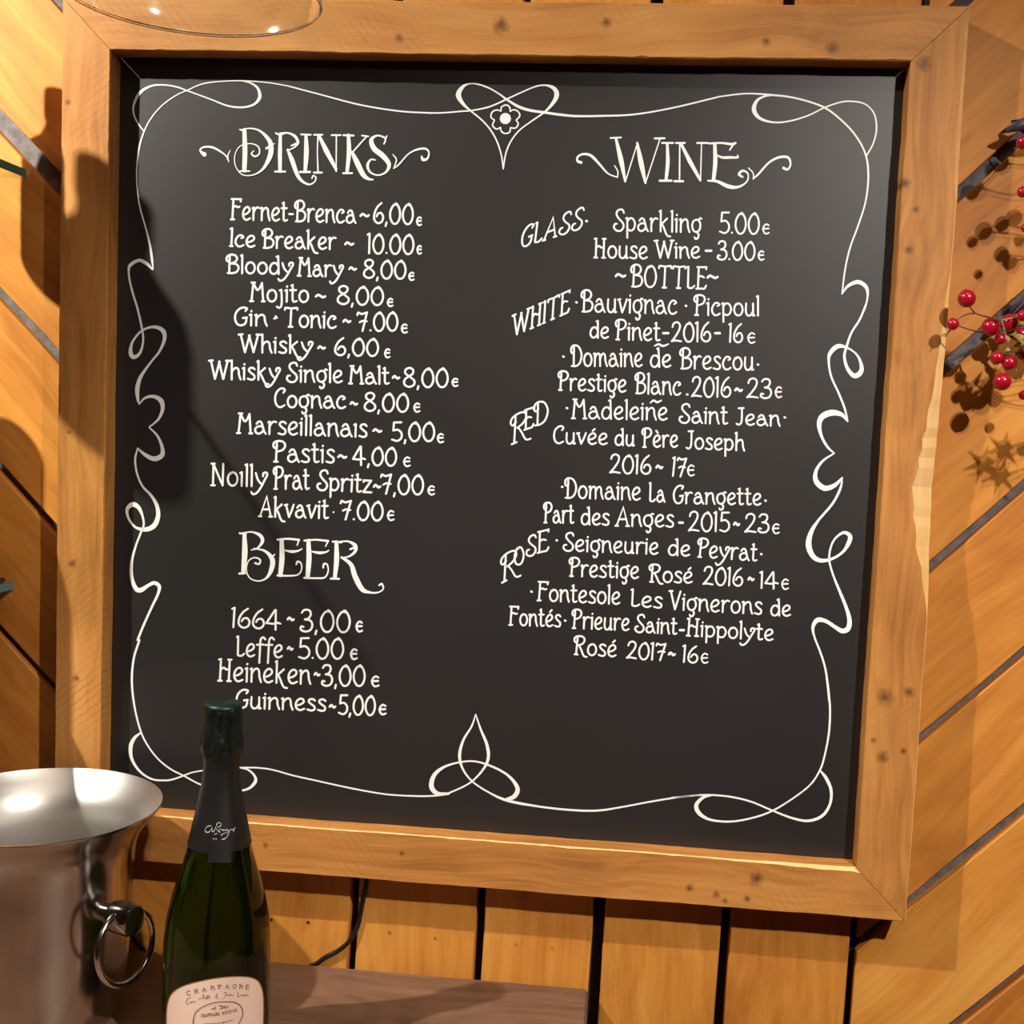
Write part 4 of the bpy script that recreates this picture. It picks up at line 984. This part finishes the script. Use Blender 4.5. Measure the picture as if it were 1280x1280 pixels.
# bottles standing on the shelves (their shadows fall on the wall and board)
M['dglass'] = plain('dark_bottle_glass', srgb(30, 26, 14), 0.12, spec=0.6)
M['amber'] = plain('brown_bottle_glass', srgb(70, 34, 12), 0.12, spec=0.6)
M['paper'] = plain('plain_label', srgb(214, 200, 170), 0.7)
def liquor(x, y, z, r, h, neck, mat, label, sh=0.62):
    o = empty('liquor_bottle', (x, y, z)); tag(o, label, 'bottle', 'bottles on the glass shelves')
    pr = [(0, .003), (r * .8, 0), (r, .006), (r, h * sh * .85), (r * .93, h * sh * .95), (r * .6, h * (sh + .06)), (neck * 1.1, h * (sh + .14)), (neck, h * .84), (neck, h * .88), (0, h * .88)]
    mb = MB(); mb.lathe(pr, (x, y, z), n=40); mb.build('glass_body', mat, o, smooth=40, origin=(x, y, z))
    mb = MB(); mb.lathe([(0, h * .87), (neck * 1.15, h * .87), (neck * 1.15, h * .995), (0, h)], (x, y, z), n=32); mb.build('stopper', M['black'], o, smooth=40, origin=(x, y, z))
    mb = MB(); mb.lathe([(r + .0004, h * .12), (r + .0006, h * .42)], (x, y, z), n=40); mb.build('label', M['paper'], o, smooth=40, origin=(x, y, z))
liquor(-0.620, -0.078, SA.z + .0002, 0.037, 0.192, 0.0150, M['dglass'], 'slim dark bottle on the upper glass shelf nearest the wall', .66)
liquor(-0.657, -0.214, SA.z + .0002, 0.046, 0.222, 0.0155, M['amber'], 'sloping-shouldered brown bottle on the upper glass shelf near its right end', .62)
M['slate'] = plain('slate', srgb(48, 46, 48), 0.7, noise=0.2, nscale=40)
tr = empty('shade_tray', (-0.85, -0.12, SB.z)); tag(tr, 'dark tray added out of view on the lower glass shelf to shade the wall', 'tray')
mb = MB(); mb.box((-1.15, -0.33, SB.z + .0002), (SB.x - .006, 0.025, SB.z + .005), .001); mb.build('shade_slab', M['slate'], tr)  # unseen slab, added to block the left spotlight from frame and wall
liquor(-0.688, -0.100, SB.z + .0052, 0.084, 0.345, 0.022, M['dglass'], 'large dark demijohn bottle on the added tray of the lower glass shelf', .66)

# ================================================================== HANGING WINE GLASS
M['clear'] = clear_glass('clear_glass', (0.985, 0.985, 0.98, 1))
GX, GY, GZ = -0.0883, -0.70, 0.2758
wg = empty('wine_glass', (GX, GY, GZ)); tag(wg, 'clear wine glass hanging upside down in front of the board frame', 'glass')
gp = [(.0712, 0), (.0716, .0006), (.0722, .012), (.0728, .030), (.0725, .050), (.0700, .070), (.0640, .090), (.0530, .106), (.0360, .118), (.0180, .125), (.0070, .131), (.0042, .140)]
mb = MB(); mb.lathe([(r, z) for r, z in gp] , (GX, GY, GZ), n=96); mb.build('bowl', M['clear'], wg, smooth=60, origin=(GX, GY, GZ))
t = NT('rim_glass'); t.b.inputs['Base Color'].default_value = (1, 1, 1, 1); t.b.inputs['Roughness'].default_value = 0.02; t.b.inputs['Transmission Weight'].default_value = 1.0; t.b.inputs['IOR'].default_value = 1.5; M['rimglass'] = t.m
mb = MB(); mb.tube([Vector((GX + .0712 * math.cos(a * 2 * PI / 96), GY + .0712 * math.sin(a * 2 * PI / 96), GZ)) for a in range(96)], 0.0009, 6, closed=True); mb.build('rim', M['rimglass'], wg, smooth=60)
mb = MB(); mb.lathe([(.0042, .139), (.0036, .150), (.0034, .200), (.0042, .212)], (GX, GY, GZ), n=24); mb.build('stem', M['clear'], wg, smooth=60, origin=(GX, GY, GZ))
mb = MB(); mb.lathe([(.0042, .211), (.010, .216), (.034, .2195), (.0365, .2205), (.0350, .222), (0, .2215)], (GX, GY, GZ), n=64); mb.build('foot', M['clear'], wg, smooth=40, origin=(GX, GY, GZ))
rk = empty('glass_rack', (GX, GY, GZ + .215)); tag(rk, 'steel rail rack overhead from which the wine glass hangs', 'rack')
for sx in (-.021, .021):
    mb = MB(); mb.box((GX + sx - .006, GY - .25, GZ + .204), (GX + sx + .006, GY + .25, GZ + .2145), .001); mb.build('rail', M['bracket'], rk)
for yy in (-.22, .22):
    mb = MB(); mb.box((GX - .03, GY + yy - .006, GZ + .236), (GX + .03, GY + yy + .006, GZ + .244)); 
    for sx in (-.024, .024): mb.box((GX + sx - .003, GY + yy - .003, GZ + .2145), (GX + sx + .003, GY + yy + .003, GZ + .24))
    mb.tube([(GX, GY + yy, GZ + .24), (GX, GY + yy, CEIL)], .004, 8); mb.build('hanger', M['bracket'], rk)

# ================================================================== BERRY SPRIG AT THE RIGHT
M['berry'] = plain('red_berry', srgb(158, 10, 34), 0.22, spec=0.55, noise=0.25, nscale=60, coat=0.3)
M['twig'] = plain('twig_bark', srgb(92, 52, 36), 0.7, noise=0.3, nscale=150)
M['twigg'] = plain('grey_twig', srgb(142, 118, 96), 0.7, noise=0.3, nscale=150)
M['leaf'] = plain('dark_leaf', srgb(40, 24, 44), 0.5, noise=0.3, nscale=60)
M['husk'] = plain('pale_husk', srgb(150, 128, 70), 0.7, noise=0.3, nscale=80)
sp = empty('berry_sprig', tuple(at(1300, 420, 0.05))); tag(sp, 'sprig of red berries on thin dark twigs against the wall, right of the board', 'berry sprig')
BER = [(1208.5, 373, 10.4, -.030), (1191, 405, 7.2, -.030), (1238.5, 408.5, 10.6, -.032), (1250.5, 423.5, 6.6, -.030), (1262, 403.5, 10, -.012), (1279, 394.5, 6.5, -.030), (1247, 447, 7.6, -.030),
       (1262, 453.5, 8.6, -.032), (1252.8, 477, 10.4, -.034), (1279.5, 494, 5.5, -.02), (1279.5, 442, 8, -.012), (1279, 178, 7.5, -.045), (1278.5, 240, 6.2, -.045), (1282, 285, 5, -.04), (1276, 418, 9, .0)]
def berry(c, r):
    mb = MB(); mb.ball(c, r, 9); o = mb.build('berry', M['berry'], sp, smooth=80, origin=c)
    mb = MB(); mb.lathe([(0, r * 1.12), (r * .16, r * 1.02), (r * .22, r * .93)], c, n=8, axis=(-.3, -.2, 1)); mb.build('calyx', M['twig'], o, origin=c)
    return o
for px, py, pr_, y in BER:
    c = at(px, py, y); dist = (c - CAM).length; berry(c, pr_ * dist / F_PX)
def twig(lst, y, w0, w1, mat='twig'):
    pts = []
    n = len(lst)
    for i, q in enumerate(lst):
        yy = q[2] if len(q) > 2 else y
        pts.append(tuple(at(q[0], q[1], yy)))
    c = catmull(pts, 5) if len(pts) > 2 else pts
    c = [Vector(p) for p in c]; m = len(c)
    mb = MB(); mb.tube(c, [(w0 + (w1 - w0) * i / (m - 1)) / 2 * 0.00092 for i in range(m)], 6)
    return mb.build('twig', M[mat], sp, smooth=60, origin=c[0])
twig([(1300, 393, -.02), (1277, 396, -.02), (1252, 400, -.022)], -.02, 2.4, 1.8, 'twigg')
twig([(1252, 400), (1238, 397), (1220, 392), (1213, 384), (1209, 378)], -.028, 1.8, 1.4)
twig([(1220, 392), (1212, 392), (1202, 396), (1194, 402)], -.028, 1.7, 1.2)
twig([(1232, 416), (1220, 414), (1206, 410), (1194, 406)], -.028, 2.0, 1.3)
twig([(1189, 411), (1185, 416), (1181, 421)], -.026, 1.6, 1.2)
twig([(1252, 400), (1256, 416), (1260, 430), (1266, 439), (1270, 450), (1270, 464)], -.034, 2.6, 1.6, 'twigg')
twig([(1252, 400), (1246, 402), (1242, 404)], -.028, 1.6, 1.2)
twig([(1300, 412, .0), (1288, 425, -.01), (1272, 440, -.02), (1262, 452, -.03)], -.02, 2.6, 1.4)
twig([(1272, 440), (1258, 440), (1250, 444)], -.022, 1.6, 1.2)
twig([(1262, 457), (1257, 466), (1254, 474)], -.032, 1.6, 1.2)
twig([(1260, 430), (1256, 428), (1252, 425)], -.03, 1.4, 1.1, 'twigg')
twig([(1300, 360, .0), (1286, 370, -.01), (1274, 384, -.01), (1262, 398, -.012)], -.02, 2.6, 1.6)
twig([(1300, 160, -.03), (1291, 170, -.04), (1281, 177, -.045)], -.04, 2.2, 1.4)
twig([(1300, 150, -.02), (1292, 152, -.02), (1282, 156, -.01), (1276, 158, .0)], -.02, 3, 1.5)
twig([(1300, 225, -.03), (1292, 234, -.045), (1281, 239, -.045)], -.04, 2.0, 1.3)
def leaf(px, py, y, L, wd, ang, mat='leaf', tilt=0.3):
    c = at(px, py, y); n = 7; vs = []; fs = []
    dx, dz = math.cos(ang), math.sin(ang); nx, nz = -dz, dx
    for i in range(n + 1):
        t_ = i / n; h = wd * math.sin(PI * min(1, t_ * 0.92 + .04)) ** 0.8 * (1 - 0.35 * t_)
        cx_ = (t_ - .5) * L; yb = -0.010 * math.sin(PI * t_)
        for s_, e_ in ((-1, .0025), (0, 0), (1, .0025)):
            vs.append(c + Vector((dx * cx_ + nx * h * s_, yb - e_ * tilt * 3, dz * cx_ + nz * h * s_)))
    for i in range(n):
        for k in range(2): b = i * 3 + k; fs.append((b, b + 1, b + 4, b + 3))
    me = mesh('leaf', [v - c for v in vs], fs, smooth=True)
    o = link('leaf', me, M[mat], sp, loc=c)
    md = o.modifiers.new('thickness', 'SOLIDIFY'); md.thickness = 0.0006
    return o
leaf(1276, 158, .018, .045, .008, math.radians(200)); leaf(1283, 164, .02, .04, .011, math.radians(150))
leaf(1281, 378, .01, .05, .011, math.radians(215)); leaf(1272, 418, .02, .045, .012, math.radians(160)); leaf(1284, 432, .02, .05, .014, math.radians(100))
leaf(1262, 417, .0, .014, .0035, math.radians(10), 'husk'); leaf(1272, 424, -.005, .018, .005, math.radians(140), 'husk'); leaf(1255, 440, -.005, .014, .004, math.radians(60), 'husk'); leaf(1273, 430, -.004, .012, .004, math.radians(30), 'husk')
# the rest of the sprig just right of the view: berries and pointed seed heads that throw the wall shadows
def from_shadow(px, py, y):
    s = at(px, py, WALL_Y); k = (WALL_Y - y) / (WALL_Y - L2.y); return s + (L2 - s) * k
for px, py, r, y in [(1250, 204, 9, -.075), (1219, 233, 8, -.15), (1229, 289, 9, -.125), (1252, 280, 8, -.075), (1267, 273, 9, -.06), (1251, 318, 8, -.08), (1262, 328, 8, -.07), (1273, 301, 6, -.04), (1184, 450, 8, -.21), (1223, 500, 10, -.13), (1243, 500, 8, -.09), (1278, 562, 7, -.05), (1268, 381, 7, -.06), (1205, 488, 8, -.17), (1232, 487, 9, -.10)]:
    c = from_shadow(px, py, y); berry(c, r * 0.00092)
    a = c + Vector((.05 + random.uniform(0, .03), .03, random.uniform(-.03, .05))); m_ = (a + c) / 2 + Vector((0, 0, random.uniform(-.01, .015)))
    q = [Vector(p) for p in catmull([tuple(c), tuple(m_), tuple(a)], 4)]
    mb = MB(); mb.tube(q, .0009, 5); mb.build('twig', M['twig'], sp, smooth=60, origin=c)
for px, py, y in [(1253, 561, -.10), (1228, 580, -.15), (1250, 595, -.11)]:
    c = from_shadow(px, py, y); mb = MB(); mb.ball(c, .0075, 6)
    for k in range(6):
        a = k * PI / 3 + .3; d = Vector((math.cos(a), -.15, math.sin(a))); n2 = Vector((-d.z, 0, d.x))
        mb.add([c + n2 * .0045, c - n2 * .0045, c + Vector((0, .004, 0)), c + d * .021], [(0, 1, 3), (1, 2, 3), (2, 0, 3), (0, 2, 1)])
    mb.build('seed_head', M['husk'], sp, origin=c)
    a = c + Vector((.09, .03, .03)); mb = MB(); mb.tube([c, (a + c) / 2 + Vector((0, 0, -.008)), a], .0009, 5); mb.build('twig', M['twig'], sp, origin=c)
# main woody stem that everything hangs from, fixed to the wall outside the view
mb = MB(); ms = catmull([(.76, -.02, .60), (.74, -.01, .45), (.70, .0, .30), (.685, .005, .18), (.70, .01, .05), (.72, .02, -.06)], 6)
mb.tube([Vector(p) for p in ms], [.006 - .004 * i / (len(ms) - 1) for i in range(len(ms))], 8); mb.tube([(.76, -.02, .60), (.765, .02, .61), (.765, .0405, .61)], .003, 8)
mb.build('main_stem', M['twig'], sp, smooth=60)
